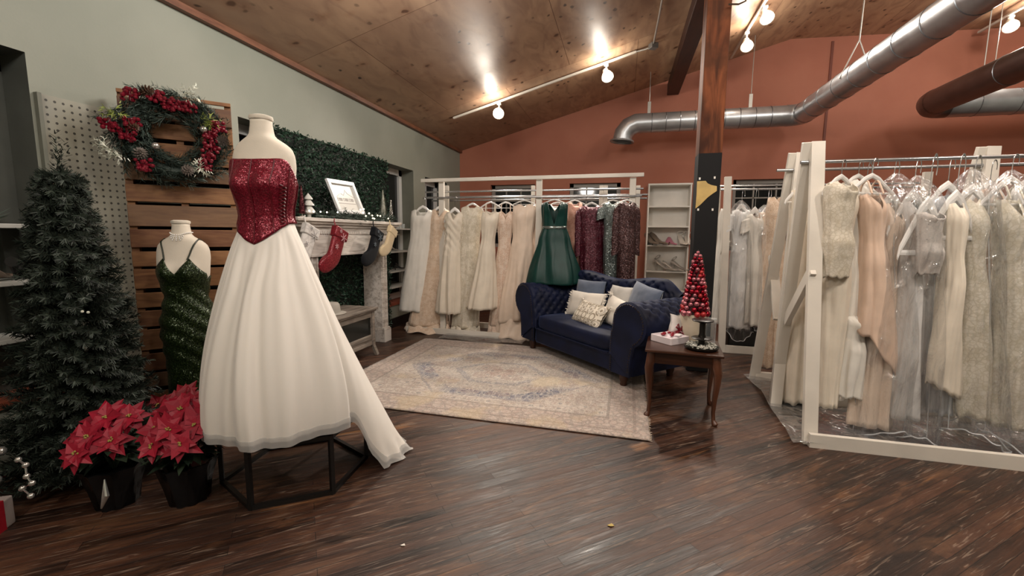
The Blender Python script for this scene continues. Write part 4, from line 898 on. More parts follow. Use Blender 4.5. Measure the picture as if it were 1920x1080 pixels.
# garment bags: clear film, real wrinkles
def film(name='clear_plastic_film', base=.10, scale=9):
    t = NT(name); t.set(Base_Color='dfe2e6', Roughness=.12, Specular_IOR_Level=.9); v = t.mp((1, 1, .4)); h = t.noise(scale, 4, v, 1.4); nb = t.bump(h, 1.0, .05)
    tr = t.n('ShaderNodeBsdfTransparent'); mx = t.n('ShaderNodeMixShader'); lw = t.n('ShaderNodeLayerWeight'); lw.inputs[0].default_value = .35; t.l(nb, lw.inputs['Normal'])
    gl = t.n('ShaderNodeBsdfGlossy'); gl.inputs['Roughness'].default_value = .13; t.l(nb, gl.inputs['Normal']); ad = t.n('ShaderNodeMixShader'); ad.inputs[0].default_value = .82; t.l(t.b.outputs[0], ad.inputs[1]); t.l(gl.outputs[0], ad.inputs[2])
    f = S(t.nt, lw.outputs['Facing']) * .34 + base + h.ss(.5, .66) * .20; t.l(f, mx.inputs[0]); t.l(tr.outputs[0], mx.inputs[1]); t.l(ad.outputs[0], mx.inputs[2]); t.l(mx.outputs[0], t.out.inputs[0]); return t.m
M_film = film()
def bag(label, top, hem, Y, rz=0, depth=.13, group=None, seed=1):
    xl, xr, yt = top; hl, hr, yb = hem; a, b = P(xl, yt, 'y', Y), P(xr, yt, 'y', Y); c, d = P(hl, yb, 'y', Y), P(hr, yb, 'y', Y)
    cx = (a.x + b.x) / 2; wt = (b.x - a.x) / 2; wh = (d.x - c.x) / 2; lean = (c.x + d.x) / 2 - cx; zb = max(.04, (c.z + d.z) / 2); H = a.z - zb
    r = T('garment_bag', label, 'garment bag', (cx, Y, zb), rz, group); rings = []; N = 64
    for i in range(45):
        v = i / 44; rg = []
        if v < .12: k = sin(v / .12 * pi / 2) ** .7; ww = wt * max(.12, k); dd = depth * max(.1, k)
        else: t = (v - .12) / .88; ww = lerp(wt, wh, t); dd = depth * (1 + .25 * t)
        for k in range(N):
            th = 2 * pi * k / N; nn = nz(cos(th) * 2 + seed * 7, sin(th) * 2, v * 3 + seed); f = .022 * nn + .012 * sin(5 * th + seed + 4 * nn) * v
            zz = H * (1 - v) + (.05 * cos(th * 2 + seed) * sst(.85, 1, v) + .03 * nz(th * 2, seed)) * sst(.8, 1, v); rg.append(((ww + f) * cos(th) + lean * v, (dd + f) * sin(th), zz))
        rings.append(rg)
    m = MB(); m.loft(rings); m.build('plastic_film', M_film, r, smooth='all')
    for k_ in (0, 32):
        m = MB(); m.tube([rg_[k_] for rg_ in rings[4::4]], .0028, 5); m.build('side_seam', mat('bag_seam_%d' % seed, 'd5d7d8', .25, Alpha=.5), r)
    m = MB(); m.tube(rings[-1], .0045, 5, closed=True); m.build('bottom_edge', mat('bag_edge_%d' % seed, 'c9cbcd', .3, Alpha=.6), r); return r
# gown fabrics
F_ivory = fabric('ivory_satin', 'ddd3c2', .05, .42, .1); F_white = fabric('soft_white_satin', 'dcd8cf', .05, .45, .1); F_lace = fabric('ivory_lace', 'd8d0c0', .06, .7, .2, lace='c0b6a2', lscale=42)
F_champ = fabric('champagne_glitter', 'c7ad94', .1, .5, .2, lace='d9c6b2', lscale=60, glit=.05); F_blush = fabric('blush_lace', 'cbb09c', .08, .6, .2, lace='dccbbb', lscale=38)
F_blushs = fabric('blush_satin', 'd9c6b4', .06, .45, .1); F_peach = fabric('peach_crepe', 'd6bba6', .06, .7, .3); F_peachd = fabric('peach_lining', 'c9a78f', .06, .7, .3)
F_pink = fabric('dusty_pink_lace', 'c08a78', .1, .6, .2, lace='d6a996', lscale=40); F_green = fabric('emerald_satin', '08302b', .12, .42, .04); F_cool = fabric('cool_white_tulle', 'd8d7d5', .05, .65, .3)
F_bluew = fabric('pale_grey_white_satin', 'c3c5c8', .05, .5, .2); F_greyl = fabric('pearl_grey_lace', 'c0b9b3', .08, .6, .2, lace='c9c2bb', lscale=45, glit=.06); F_sage = fabric('champagne_ivory_lace', 'dcd6c8', .06, .6, .2, lace='c6beaa', lscale=36, glit=.03)
F_burg = sequin('burgundy_sequins', '2c0a14', '571527', 230, .8, .3, .35); F_silv = sequin('grey_silver_sequins', '4a5552', '8e9694', 220, .9, .25, .6); F_plum = sequin('plum_brown_sequins', '2a1a1c', '563a38', 220, .9, .25, .5)
M_belt = mat('crystal_belt', '8f9a97', .2, .8)
# ---- rack along the left back corner
def beam2(m, p, q, w, h, up=(0, 0, 1)): return m.bar(p, q, w, h, up)
YA = 5.62
rk = T('garment_rack', 'long white timber rack with top beam at the left back holding pale gowns', 'rack', (-1.2, YA, 0))
MB().bar((-2.72, YA, 2.128), (.215, YA, 2.138), .04, .045).build('top_beam', M_rackw, rk, smooth=False, bevel=.003, world=True)
for x in (-2.44, -1.08, .09): MB().box((x, YA + .045, 1.055), (.075, .045, 2.11)).build('post', M_rackw, rk, smooth=False, bevel=.003, world=True)
MB().bar((-2.99, YA, .04), (-1.16, YA - .06, .04), .04, .08).build('floor_rail', M_rackw, rk, smooth=False, bevel=.003, world=True)
for z in (1.895,): MB().tube([(-2.69, YA, z), (.2, YA, z - .01)], .0125, 10).build('hanging_rod', M_rodm, rk, world=True)
MB().tube([(-2.72, YA + .12, 1.985), (.22, YA + .12, 1.985)], .0125, 10).build('hanging_rod', M_rodm, rk, world=True)
YB = 6.17
rk2 = T('garment_rack', 'white timber rack in front of the back windows behind the pale gowns', 'rack', (-1.2, YB, 0))
for px in (838, 1000, 1128, 1136, 1188, 1197):
    q = P(px, 348, 'y', YB); MB().box((q.x, YB, q.z / 2), (.055, .04, q.z)).build('post', M_rackw, rk2, smooth=False, bevel=.003, world=True)
za, zb_ = P(1000, 368, 'y', YB).z, P(1000, 373, 'y', YB).z
for z, yy in ((za, YB - .03), (zb_, YB + .12)): MB().tube([(P(838, 360, 'y', YB).x - .3, yy, z), (P(1200, 360, 'y', YB).x + .1, yy, z)], .0125, 10).build('hanging_rod', M_rodm, rk2, world=True)
MB().bar((-2.5, YB, .04), (.25, YB, .04), .04, .08).build('floor_rail', M_rackw, rk2, smooth=False, world=True)
ZR1 = 1.895; ZRB = za
G = lambda *a, **k: gown(*a, zrod=k.pop('zrod', ZR1), wsc=1.1, **k)
r1 = 'gowns'
G('plain white satin sheath gown, leftmost on the back left rack', (775, 811, 391), (757, 806, 581), 5.60, F_white, .15, neck='scoop', nd=.1, n=5, amp=.35, hip=1.02, waist=.9, seed=2, owner='plain white satin sheath gown', Yh=5.74)
G('champagne glitter column gown beside the plain white sheath', (812, 840, 391), (781, 846, 606), 5.66, F_champ, .3, neck='v', n=7, amp=.5, straps=False, seed=3, train=1, owner='champagne glitter column gown', Yh=5.86)
G('ivory satin gown with ruched diagonal bodice and pleated skirt', (838, 868, 396), (825, 866, 586), 5.58, F_ivory, .2, neck='v', n=12, amp=.7, ruche=.012, seed=5, owner='ruched ivory satin gown', waist=.82, Yh=5.70)
G('long ivory lace gown with trailing lace hem beside the ruched satin gown', (869, 903, 385), (858, 902, 612), 5.64, F_lace, .25, neck='flat', n=7, amp=.5, train=1, seed=6, owner='long ivory lace gown with trailing hem', waist=.85, Yh=5.84)
G('cream A-line gown with full skirt and satin hem band on the back left rack', (906, 934, 395), (880, 932, 578), 5.56, F_ivory, .15, neck='v', nd=.06, n=8, amp=.55, straps=True, waist=.78, hip=1.0, seed=7, owner='cream A-line gown', Yh=5.68)
G('blush lace slim gown between the cream A-line and the blush strapless gown', (935, 962, 395), (927, 966, 610), 5.66, F_blush, .25, neck='v', n=7, amp=.6, straps=True, train=1, seed=8, owner='slim blush lace gown', Yh=5.86)
G('blush strapless sweetheart gown with flowing high-low satin skirt', (964, 1003, 384), (938, 1012, 596), 5.66, F_blushs, .1, neck='sweet', n=9, amp=.75, waist=.86, hip=1.05, seed=9, asym=.12, train=1, owner='blush strapless sweetheart gown', Yh=5.78)
G('cream gown glimpsed left of the emerald gown behind the rack post', (1003, 1022, 384), (985, 1020, 600), 5.78, F_blushs, .5, neck='v', n=7, seed=10, owner='cream gown left of the emerald gown')
G('white beaded gown behind the emerald gown', (1026, 1066, 382), (1020, 1076, 590), 5.95, F_white, .3, neck='scoop', nd=.06, n=7, seed=11, owner='white beaded gown behind the emerald gown')
G('emerald green satin V-neck gown with jewelled waist and full skirt', (1018, 1062, 377), (989, 1088, 530), 5.54, F_green, .12, neck='v', nd=.30, n=8, amp=.7, waist=.9, hip=1.2, wz=.32, belt=M_belt, seed=12, depth=.1, owner='emerald green gown', dmax=.3)
G('dusty pink lace gown right of the emerald gown', (1066, 1090, 378), (1058, 1096, 560), 5.88, F_pink, .4, neck='scoop', nd=.06, n=6, seed=13, waist=.95, owner='dusty pink lace gown')
G('burgundy sequinned long sleeve gown on the back rack', (1088, 1131, 384), (1086, 1130, 560), 5.77, F_burg, .12, neck='flat', n=6, amp=.4, waist=.92, sleeve=(.60, .06, .045, .02), seed=14, owner='burgundy sequinned gown')
G('silver grey sequinned gown with flutter sleeves', (1133, 1166, 378), (1134, 1160, 560), 5.74, F_silv, .3, neck='flat', n=5, amp=.3, waist=.85, sleeve=(.16, .07, .06, .3), seed=15, owner='silver grey sequinned gown')
G('plum brown sequinned long sleeve gown at the right end of the back rack', (1160, 1192, 378), (1156, 1188, 570), 5.55, F_plum, .35, neck='flat', n=5, amp=.35, waist=.95, sleeve=(.58, .06, .05, .05), seed=16, owner='plum brown sequinned gown')
G('burgundy gown edge behind the plum brown sequinned gown', (1158, 1176, 380), (1160, 1180, 560), 5.82, F_burg, .5, neck='flat', n=5, seed=17, owner='burgundy gown at the right end of the back rack')
M_sheet = film('floor_plastic_film', .22, 5)
m = MB(); m.grid(lambda u, v: (lerp(-2.35, -1.2, u), lerp(5.25, 5.6, v) + .05 * sin(u * 9), .012 + .012 * (1 + nz(u * 9, v * 5))), 40, 14); solo(m, 'plastic_sheet', M_sheet, 'crumpled clear plastic on the floor under the back left gowns', 'plastic sheet', smooth='all')
# ---- middle rack right of the post
YM = 5.66
rm_ = T('garment_rack', 'white timber rack right of the post with gowns in clear plastic', 'rack', (1.5, YM, 0))
MB().bar((1.215, YM, 0), (1.165, YM + .03, 2.10), .075, .045, up=(0, 1, 0)).build('post', M_rackw, rm_, smooth=False, bevel=.003, world=True)
MB().bar((1.19, YM + .55, 0), (1.12, YM + .32, 2.02), .06, .045, up=(0, 1, 0)).build('post', M_rackw, rm_, smooth=False, bevel=.003, world=True)
MB().bar((1.19, YM, .045), (3.2, YM, .045), .04, .09).build('floor_rail', M_rackw, rm_, smooth=False, bevel=.003, world=True)
MB().bar((1.17, YM + .45, .8), (1.20, YM + .02, 1.35), .03, .07, up=(1, 0, 0)).build('brace', M_rackw, rm_, smooth=False, bevel=.003, world=True)
for z, yy in ((1.955, YM + .06), (2.02, YM + .3)): MB().tube([(1.1, yy, z), (3.2, yy, z)], .0125, 10).build('hanging_rod', M_rodm, rm_, world=True)
MB().box((3.1, YM, 1.05), (.075, .045, 2.1)).build('post', M_rackw, rm_, smooth=False, world=True)
ZR2 = 1.955
def G2(*a, **k): return gown(*a, zrod=ZR2, **k)
G2('long white satin gown at the left outer end of the middle rack', (1352, 1368, 390), (1330, 1356, 605), 5.85, F_white, .5, neck='flat', n=6, seed=21, owner='long white satin gown left of the middle rack', hang=False)
G2('cool white tulle gown in plastic, leftmost inside the middle rack', (1372, 1408, 392), (1364, 1402, 615), 5.74, F_cool, .3, neck='flat', sleeve=(.2, .06, .05, .3), n=7, seed=22, owner='cool white tulle gown on the middle rack')
G2('white gown with capped sleeves, second on the middle rack', (1400, 1430, 400), (1398, 1428, 610), 5.68, F_white, .4, neck='scoop', nd=.06, sleeve=(.16, .06, .055, .3), n=8, seed=23, owner='second white gown on the middle rack')
G2('ivory beaded gown, third on the middle rack', (1420, 1458, 396), (1416, 1456, 605), 5.74, F_blushs, .3, neck='v', n=8, sleeve=(.14, .06, .05, .3), seed=24, owner='ivory beaded gown on the middle rack')
G2('champagne lace gown behind the tall rack posts', (1452, 1486, 396), (1446, 1490, 640), 5.6, F_champ, .4, neck='v', n=8, seed=25, owner='champagne lace gown behind the rack posts')
G2('deep burgundy gown glimpsed between the rack posts', (1476, 1500, 430), (1474, 1504, 610), 5.5, F_burg, .3, neck='flat', n=6, seed=26, owner='deep burgundy gown between the rack posts', hang=False)
bag('clear garment bag over the first tulle gown on the middle rack', (1366, 1412, 376), (1362, 1408, 628), 5.72, .2, seed=1)
bag('clear garment bag over the ivory beaded gown on the middle rack', (1412, 1462, 384), (1410, 1462, 612), 5.70, .2, seed=2)
m = MB(); m.box((1.75, 6.0, .16), (.9, .5, .30)); solo(m, 'storage_bin', M_black, 'black storage bin on the floor under the middle rack', 'bin', bevel=.02)
# ---- two A-frame racks at right
def aframe(r, X0, y0, ya, y1, za, xa, name='a_frame_leg'):
    MB().bar((X0, y0, 0), (xa + .022, ya, za), .085, .04, up=(0, 1, 0)).build(name, M_rackw, r, smooth=False, bevel=.003, world=True)
    MB().bar((X0 + .03, y1, 0), (xa - .028, ya - .0, za), .085, .04, up=(0, 1, 0)).build(name, M_rackw, r, smooth=False, bevel=.003, world=True)
YR = 3.55; ra = T('garment_rack', 'near white A-frame rack at right, nearest the camera', 'rack', (1.9, YR, 0))
aframe(ra, 1.285, 3.235, YR, 4.05, 2.06, 1.262)
MB().bar((1.265, 3.2, .045), (3.4, 3.2, .045), .035, .095).build('floor_rail', M_rackw, ra, smooth=False, bevel=.003, world=True)
MB().bar((1.315, 4.03, .045), (3.4, 4.03, .045), .035, .09).build('floor_rail', M_rackw, ra, smooth=False, bevel=.003, world=True)
zf = P(1517, 304, 'y', YR).z; MB().tube([(1.19, YR, zf), (3.4, YR, zf)], .0125, 10).build('hanging_rod', M_rodm, ra, world=True)
pA, pB = P(1524, 505, 'y', 3.40), P(1474, 602, 'y', 3.85); MB().bar(pA, pB, .035, .085, up=(0, -.3, 1)).build('brace', M_rackw, ra, smooth=False, bevel=.003, world=True)
aframe(ra, 3.3, 3.235, YR, 4.05, 2.06, 3.28)
YS = 4.12; rb = T('garment_rack', 'far white A-frame rack at right behind the near one', 'rack', (1.9, YS, 0))
aframe(rb, 1.285, 3.93, YS, 4.66, 2.085, 1.36)
zs_ = P(1600, 316, 'y', YS).z; MB().tube([(1.21, YS, zs_), (3.4, YS, zs_)], .0125, 10).build('hanging_rod', M_rodm, rb, world=True)
pA, pB = P(1449, 480, 'y', 4.55), P(1459, 600, 'y', 4.15); MB().bar(pA, pB, .03, .075, up=(1, 0, 0)).build('brace', M_rackw, rb, smooth=False, bevel=.003, world=True)
MB().bar((1.32, 4.64, .04), (3.4, 4.64, .04), .035, .08).build('floor_rail', M_rackw, rb, smooth=False, bevel=.003, world=True)
q = P(1855, 275, 'y', YS); aframe(rb, q.x - .05, 3.93, YS, 4.66, q.z, q.x)
ZR3 = zf; ZR4 = zs_
def G3(*a, **k): k.setdefault('zrod', ZR3); k.setdefault('wsc', 1.08); return gown(*a, **k)
G3('cream pleated chiffon gown behind the near rack posts', (1484, 1530, 352), (1462, 1530, 752), 3.98, F_ivory, .35, neck='v', n=12, amp=.6, seed=31, zrod=ZR4, owner='cream pleated chiffon gown', hip=1.05)
G3('blush champagne lace gown seen between the two rack legs', (1440, 1476, 368), (1432, 1462, 690), 4.72, F_champ, .4, neck='v', n=8, seed=32, zrod=ZR4 + .05, hang=False)
G3('ivory lace gown with long lace overlay, first on the near rack', (1552, 1602, 338), (1536, 1572, 764), 3.52, F_ivory, .5, neck='scoop', nd=.07, n=6, amp=.35, seed=33, waist=.9, hip=.95, owner='first ivory gown on the near rack')
G3('ivory lace overlay jacket over the first gown on the near rack', (1550, 1600, 340), (1548, 1592, 520), 3.42, F_lace, .5, neck='scoop', nd=.07, n=5, amp=.25, seed=34, waist=.94, hip=.98, wz=.5, name='lace_jacket', cat='jacket', hang=False, depth=.085)
G3('white gown with short flared sleeves on the near rack', (1590, 1628, 336), (1556, 1598, 745), 3.60, F_white, .45, neck='flat', n=6, amp=.4, sleeve=(.17, .085, .085, .35), seed=35, waist=.8, hip=.85, owner='short sleeved white gown on the near rack')
G3('draped peach crepe gown with pointed side fall on the near rack', (1612, 1652, 362), (1606, 1680, 668), 3.50, F_peach, .25, neck='v', n=7, amp=.7, asym=-.34, seed=36, waist=.85, hip=1.1, straps=True, owner='draped peach gown', dmax=.12)
G3('peach satin gown with cuffed sleeves behind the draped peach gown', (1604, 1640, 372), (1596, 1634, 600), 3.66, F_peachd, .4, neck='flat', n=6, sleeve=(.62, .06, .06, .02), seed=37, owner='darker peach gown')
G3('small white ruffled slip skirt hanging low under the peach gown', (1583, 1616, 590), (1566, 1618, 742), 3.56, F_white, .3, neck='straight', n=9, amp=.5, seed=38, waist=1.1, hip=1.2, hang=False, name='slip_skirt', cat='skirt')
G3('ivory lace gown in clear plastic right of the peach gown', (1650, 1692, 380), (1592, 1668, 795), 3.58, F_blushs, .3, neck='v', n=9, amp=.6, seed=39, owner='bagged ivory lace gown right of the peach gown')
G3('cool white tulle gown in clear plastic, centre of the near rack', (1690, 1732, 376), (1650, 1722, 778), 3.54, F_cool, .25, neck='v', n=10, amp=.6, seed=40, waist=.8, owner='cool white tulle gown on the near rack')
G3('short pearl grey lace top with straight hem on the near rack', (1716, 1760, 396), (1718, 1757, 514), 3.42, F_greyl, .2, neck='scoop', nd=.05, n=5, amp=.25, seed=41, wz=.5, waist=.92, hip=.97, name='lace_blouse', cat='blouse', owner='short pearl grey lace top')
G3('long pearl grey gown under the short lace top', (1720, 1756, 400), (1704, 1752, 770), 3.66, F_cool, .2, neck='flat', n=8, amp=.5, seed=42, hang=False)
G3('pale grey white satin gown with one draped shoulder on the near rack', (1752, 1800, 356), (1742, 1802, 775), 3.58, F_bluew, .2, neck='one', nd=.1, n=9, amp=.6, seed=43, owner='pale grey white satin gown', sleeve=(.3, .07, .06, .15))
G3('smooth ivory satin gown with wide angular hem on the near rack', (1776, 1806, 380), (1738, 1802, 734), 3.44, F_ivory, .15, neck='flat', n=3, amp=.25, seed=44, waist=.8, hip=.9, asym=-.10, owner='smooth ivory satin gown', dmax=.06)
G3('champagne ivory lace strapless gown in clear plastic on the near rack', (1800, 1842, 376), (1790, 1862, 782), 3.52, F_sage, .1, neck='sweet', n=8, amp=.5, seed=45, waist=.88, hip=1.1, owner='champagne ivory lace gown')
G3('blush gown behind the champagne lace gown', (1834, 1876, 352), (1840, 1886, 760), 3.72, F_blush, .2, neck='v', n=8, seed=46, owner='blush gown near the right end')
G3('ivory lace mermaid gown in clear plastic near the right edge', (1868, 1912, 372), (1854, 1926, 800), 3.50, F_sage, .1, neck='v', n=9, amp=.6, straps=True, seed=47, waist=.85, owner='ivory lace mermaid gown')
G3('cool white gown in clear plastic at the right edge of the picture', (1898, 1946, 352), (1884, 1960, 790), 3.62, F_cool, .15, neck='flat', n=9, seed=48, owner='cool white gown at the right edge')
bag('clear garment bag over the ivory lace gown right of the peach gown', (1640, 1722, 326), (1598, 1700, 800), 3.56, .1, seed=3, depth=.16)
bag('clear garment bag over the cool white tulle gown at rack centre', (1680, 1764, 330), (1668, 1746, 820), 3.50, .1, seed=4, depth=.17)
bag('clear garment bag over the champagne ivory lace gown', (1784, 1858, 318), (1782, 1870, 812), 3.48, .1, seed=5, depth=.17)
bag('clear garment bag over the ivory lace mermaid gown at right', (1856, 1934, 320), (1846, 1950, 826), 3.46, .05, seed=6, depth=.17)
# plastic sheet under the racks
poly = [P(x, y, 'z', .006) for x, y in ((1393, 705), (1425, 735), (1448, 775), (1470, 805), (1488, 835), (1512, 836))]
m = MB(); 
def sheetf(u, v):
    i = min(4, int(v * 5)); f_ = v * 5 - i; a = poly[i].lerp(poly[i + 1], f_); b = Vector((2.9, a.y + .05, .006)); p = a.lerp(b, u); p.z = .008 + .02 * (1 + nz(u * 8, v * 6)) * (1 - .5 * u); return p
m.grid(sheetf, 40, 24); solo(m, 'plastic_sheet', film('grey_floor_film', .30, 6), 'greyish clear plastic sheet on the floor under the right racks', 'plastic sheet', smooth='all')
MB().box((2.35, 3.75, .004), (2.0, .95, .004)).build('dark_floor_patch', M_black, smooth=False); tag(bpy.data.objects['dark_floor_patch'], 'dark patch added over the floor under the right racks', 'mat')  # dark sheet added to darken the floor below the gowns, no real mat
# ------------------------------------------------------------------ rug
def rug_mat():
    t = NT('faded_medallion_rug'); x, y, z = t.xyz(); hx, hy = 1.393, 1.125      # object centred
    w1 = t.noise(5, 5); w2 = t.noise(22, 4, t.mp((1, 2.2, 1))); w3 = t.noise(60, 3, t.mp((2, .6, 1)))
    xa, ya = x.abs(), y.abs(); wob = (t.noise(14, 3) - .5) * .05
    cell = t.voro(16, t.mp((1, 1.0, 1)), feat='DISTANCE_TO_EDGE'); cell2 = t.voro(27, t.mp((1, 1.3, 1)), out='Color'); cellc = S(t.nt, cell2.k)
    motif = (cell.lt(.12)); mot2 = t.voro(9, t.mp((1, 1, 1)), rnd=.35)
    c = t.mix(w1.ss(.3, .7), 'a5988e', 'b9afa6'); c = t.mix(w2.ss(.5, .62) * .5, c, '94776d'); c = t.mix(w3.ss(.5, .65) * .45, c, 'c9c2b9')
    # hexagon medallion distance
    hd = ((xa * .78 + ya * .62) / 1.0).max(ya * 1.12) + wob; 
    inner = hd.lt(.70)
    c = t.mix(inner * .55, c, t.mix(w2.ss(.4, .6), '8d8983', 'b5aca3'))
    ring1 = ((hd - .68).abs()).lt(.075); ring2 = ((hd - .36).abs()).lt(.03); core = hd.lt(.13)
    blue = t.mix(motif, '3f4a66', '8f9096')
    c = t.mix(ring1 * t.noise(3, 3, t.mp(loc=(3, 1, 0))).ss(.35, .55) * .85, c, blue); c = t.mix(((hd - .77).abs()).lt(.012) * .5, c, '596070'); c = t.mix(ring2 * .6, c, '6a6e78'); c = t.mix(core * .5, c, '8f7065')
    stripe = ((ya * 13).sin() * (xa * 11).sin()).gt(.35); c = t.mix(stripe * inner * .35, c, '86685f')
    c = t.mix(mot2.lt(.2) * .6 * w1.ss(.3, .6), c, '5f646e'); c = t.mix(motif * .28, c, '6f6a68'); st = t.noise(34, 4, t.mp((.35, 2.4, 1), loc=(2, 9, 0))); c = t.mix(st.ss(.52, .62) * .4, c, '77665f'); c = t.mix(t.noise(34, 4, t.mp((2.4, .4, 1), loc=(6, 1, 0))).ss(.54, .64) * .35, c, 'cfc7bc'); c = t.mix((mot2 - .22).abs().lt(.03) * .45, c, 'c6bca9')
    # border
    bd = (xa - hx).max(ya - hy) * -1
    c = t.mix(bd.lt(.30) * .45, c, t.mix(w2.ss(.4, .6), '9d7d74', 'b2a299')); c = t.mix((bd - .30).abs().lt(.012) * .6, c, '6e6660'); c = t.mix((bd - .10).abs().lt(.012) * .6, c, '7c6a62')
    c = t.mix(bd.lt(.30) * motif * .45, c, '7c7670'); c = t.mix(t.noise(2.2, 3, t.mp(loc=(7, 3, 0))).ss(.56, .68) * .45, c, 'b3a07e')
    c = t.mix((t.noise(90, 2).ss(.45, .62)) * .3, c, 'c9c0b2')
    t.set(Base_Color=c, Roughness=.92, Sheen_Weight=.2, Specular_IOR_Level=.15); t.bump(t.noise(260, 2), .25, .004); return t.m
RC = Vector((-1.148, 4.125, 0)); rg_ = T('area_rug', 'faded beige and blue medallion rug on the dark wood floor', 'rug', RC, -.012)
m = MB(); NX, NY = 90, 70
def rugf(u, v):
    x = (u - .5) * 2.786; y = (v - .5) * 2.25; e = min(u, 1 - u)
    if e < .001: x += .012 * nz(y * 14, 2)
    return (x, y, .009 + .002 * nz(x * 3, y * 3))
m.grid(rugf, NX, NY); m.build('rug_pile', rug_mat(), rg_, smooth='all', solid=.008)
for s_ in (-1, 1):
    m = MB()
    for i in range(150): y = -1.12 + 2.24 * i / 149; m.quadleaf((s_ * 1.385, y, .006), Vector((s_, U(-.4, .4), 0)), Vector((0, 1, 0)), U(.015, .03), .012)
    m.build('short_fringe', mat('rug_fringe', 'b9aa98', .9), rg_, smooth=False)
# ------------------------------------------------------------------ sofa
SO = Vector((-.504, 4.604, 0)); SR = atan2(-.708, .706); sf = T('loveseat', 'navy velvet tufted rolled-arm loveseat angled on the rug', 'sofa', SO, SR)
def velvet():
    t = NT('navy_velvet'); n = t.noise(6, 4); n2 = t.noise(2, 3)
    t.set(Base_Color=t.mix((n * .6 + n2 * .5).ss(.35, .75), '060a1b', '0e1735'), Roughness=.62, Sheen_Weight=.6, Sheen_Roughness=.35, Sheen_Tint='566a9c', Specular_IOR_Level=.25); t.bump(t.noise(140, 2), .05, .004); return t.m
M_vel = velvet(); M_nail = mat('dark_nailhead', '4a4038', .3, .8); M_foot = wood('dark_turned_foot', '2a160e', '4a2a1a', 8)
def tuft(u, v, a=.115, dep=.024):
    i, j = u / a, v / a; best = 9
    p, q = (i + j) % 1, (i - j) % 1; d1 = min(p, 1 - p) * a * .7; d2 = min(q, 1 - q) * a * .7
    d = sqrt(d1 * d1 + d2 * d2) * 1.2; return dep * exp(-(d / .022) ** 2) + .007 * (exp(-(d1 / .010) ** 2) + exp(-(d2 / .010) ** 2))
AX, AZ, AR = .875, .615, .205
def arm_prof():
    pts = [(.640, .30), (.640, .40), (.650, .50), (.668, .58)]
    for i in range(1, 13): a = pi * 1.0 - pi * 1.28 * i / 12 ; pts.append((AX + AR * cos(a), AZ + AR * sin(a)))
    pts += [(.955, .42), (.925, .30), (.915, .14)]
    return pts
AP = arm_prof()
def prof_at(t):
    L = [0]
    for (a, b), (c, d) in zip(AP, AP[1:]): L.append(L[-1] + sqrt((c - a) ** 2 + (d - b) ** 2))
    s_ = t * L[-1]
    for i in range(len(AP) - 1):
        if s_ <= L[i + 1] + 1e-9:
            f = (s_ - L[i]) / (L[i + 1] - L[i]); (a, b), (c, d) = AP[i], AP[i + 1]; return lerp(a, c, f), lerp(b, d, f), s_, atan2(d - b, c - a)
for sd in (-1, 1):
    m = MB(); Y0, Y1 = -.05, .70
    def af(u, v):
        x, z, s_, an = prof_at(u); y = lerp(Y0, Y1, v); nx, nz_ = -sin(an), cos(an)
        k = sst(.0, .06, u) * sst(.66, .52, u) * sst(.0, .07, v) * sst(1, .93, v); d = tuft(s_, y + .03) * k
        e = .02 * (1 - sst(0, .04, v)); d += e
        x2, z2 = x - nx * d, z - nz_ * d
        if u > .62: x2 -= .012 * sin(v * 16) * sst(.62, .7, u) * sst(.9, .75, u) * .5
        return (sd * x2, y, z2)
    m.grid(af, 74, 60); m.build('rolled_arm', M_vel, sf, smooth='all')
    m = MB(); n = len(AP); fr_ = [(sd * x, -.05, z) for x, z in AP]
    ins = [(sd * (AX + (x - AX) * .86), -.064, AZ + (z - AZ) * .9 if z > .3 else z) for x, z in AP]
    m.add(fr_ + ins, [(i, i + 1, n + i + 1, n + i) for i in range(n - 1)]); m.add(ins, [tuple(range(n))]); m.add([(sd * .64, -.05, .30), (sd * .64, -.05, .13), (sd * .915, -.05, .13), (sd * .78, -.055, .32)], [(0, 1, 2, 3)])
    pf = m.build('arm_front', M_vel, sf, smooth=True)
    m = MB()
    for i in range(58):
        x, z, s_, an = prof_at(.02 + .95 * i / 57); nx, nz_ = -sin(an), cos(an); m.ball((sd * (x - nx * .026), -.064, z - nz_ * .026), .0065, 6)
    for i in range(8): m.ball((sd * .668, -.06, .28 - i * .02), .006, 6)
    m.build('nailhead_trim', M_nail, pf)
def ztopb(x): return .945 - .028 * cos(pi * x / .57) - .10 * sst(.64, .86, abs(x))
m = MB()
def bf(u, v):
    x = lerp(-.86, .86, u); zt = ztopb(x); r = .075
    segs = [(.64, .44), (.70, zt - .12)]
    if v < .5: t = v / .5; y, z = lerp(.575, .61, t), lerp(.42, zt - r, t); an = 1
    elif v < .78: a = pi - pi * (v - .5) / .28; y, z = .685 + r * cos(a), zt - r + r * sin(a)
    else: t = (v - .78) / .22; y, z = .76, lerp(zt - r, .13, t)
    k = sst(.02, .1, v) * sst(.62, .48, v) * sst(.92, .84, abs(x) / .86 * .95); d = tuft(x + .03, v * 1.05, .125, .028) * k
    return (x, y + d, z)
m.grid(bf, 110, 64); m.build('camel_back', M_vel, sf, smooth='all')
m = MB(); N_ = 40
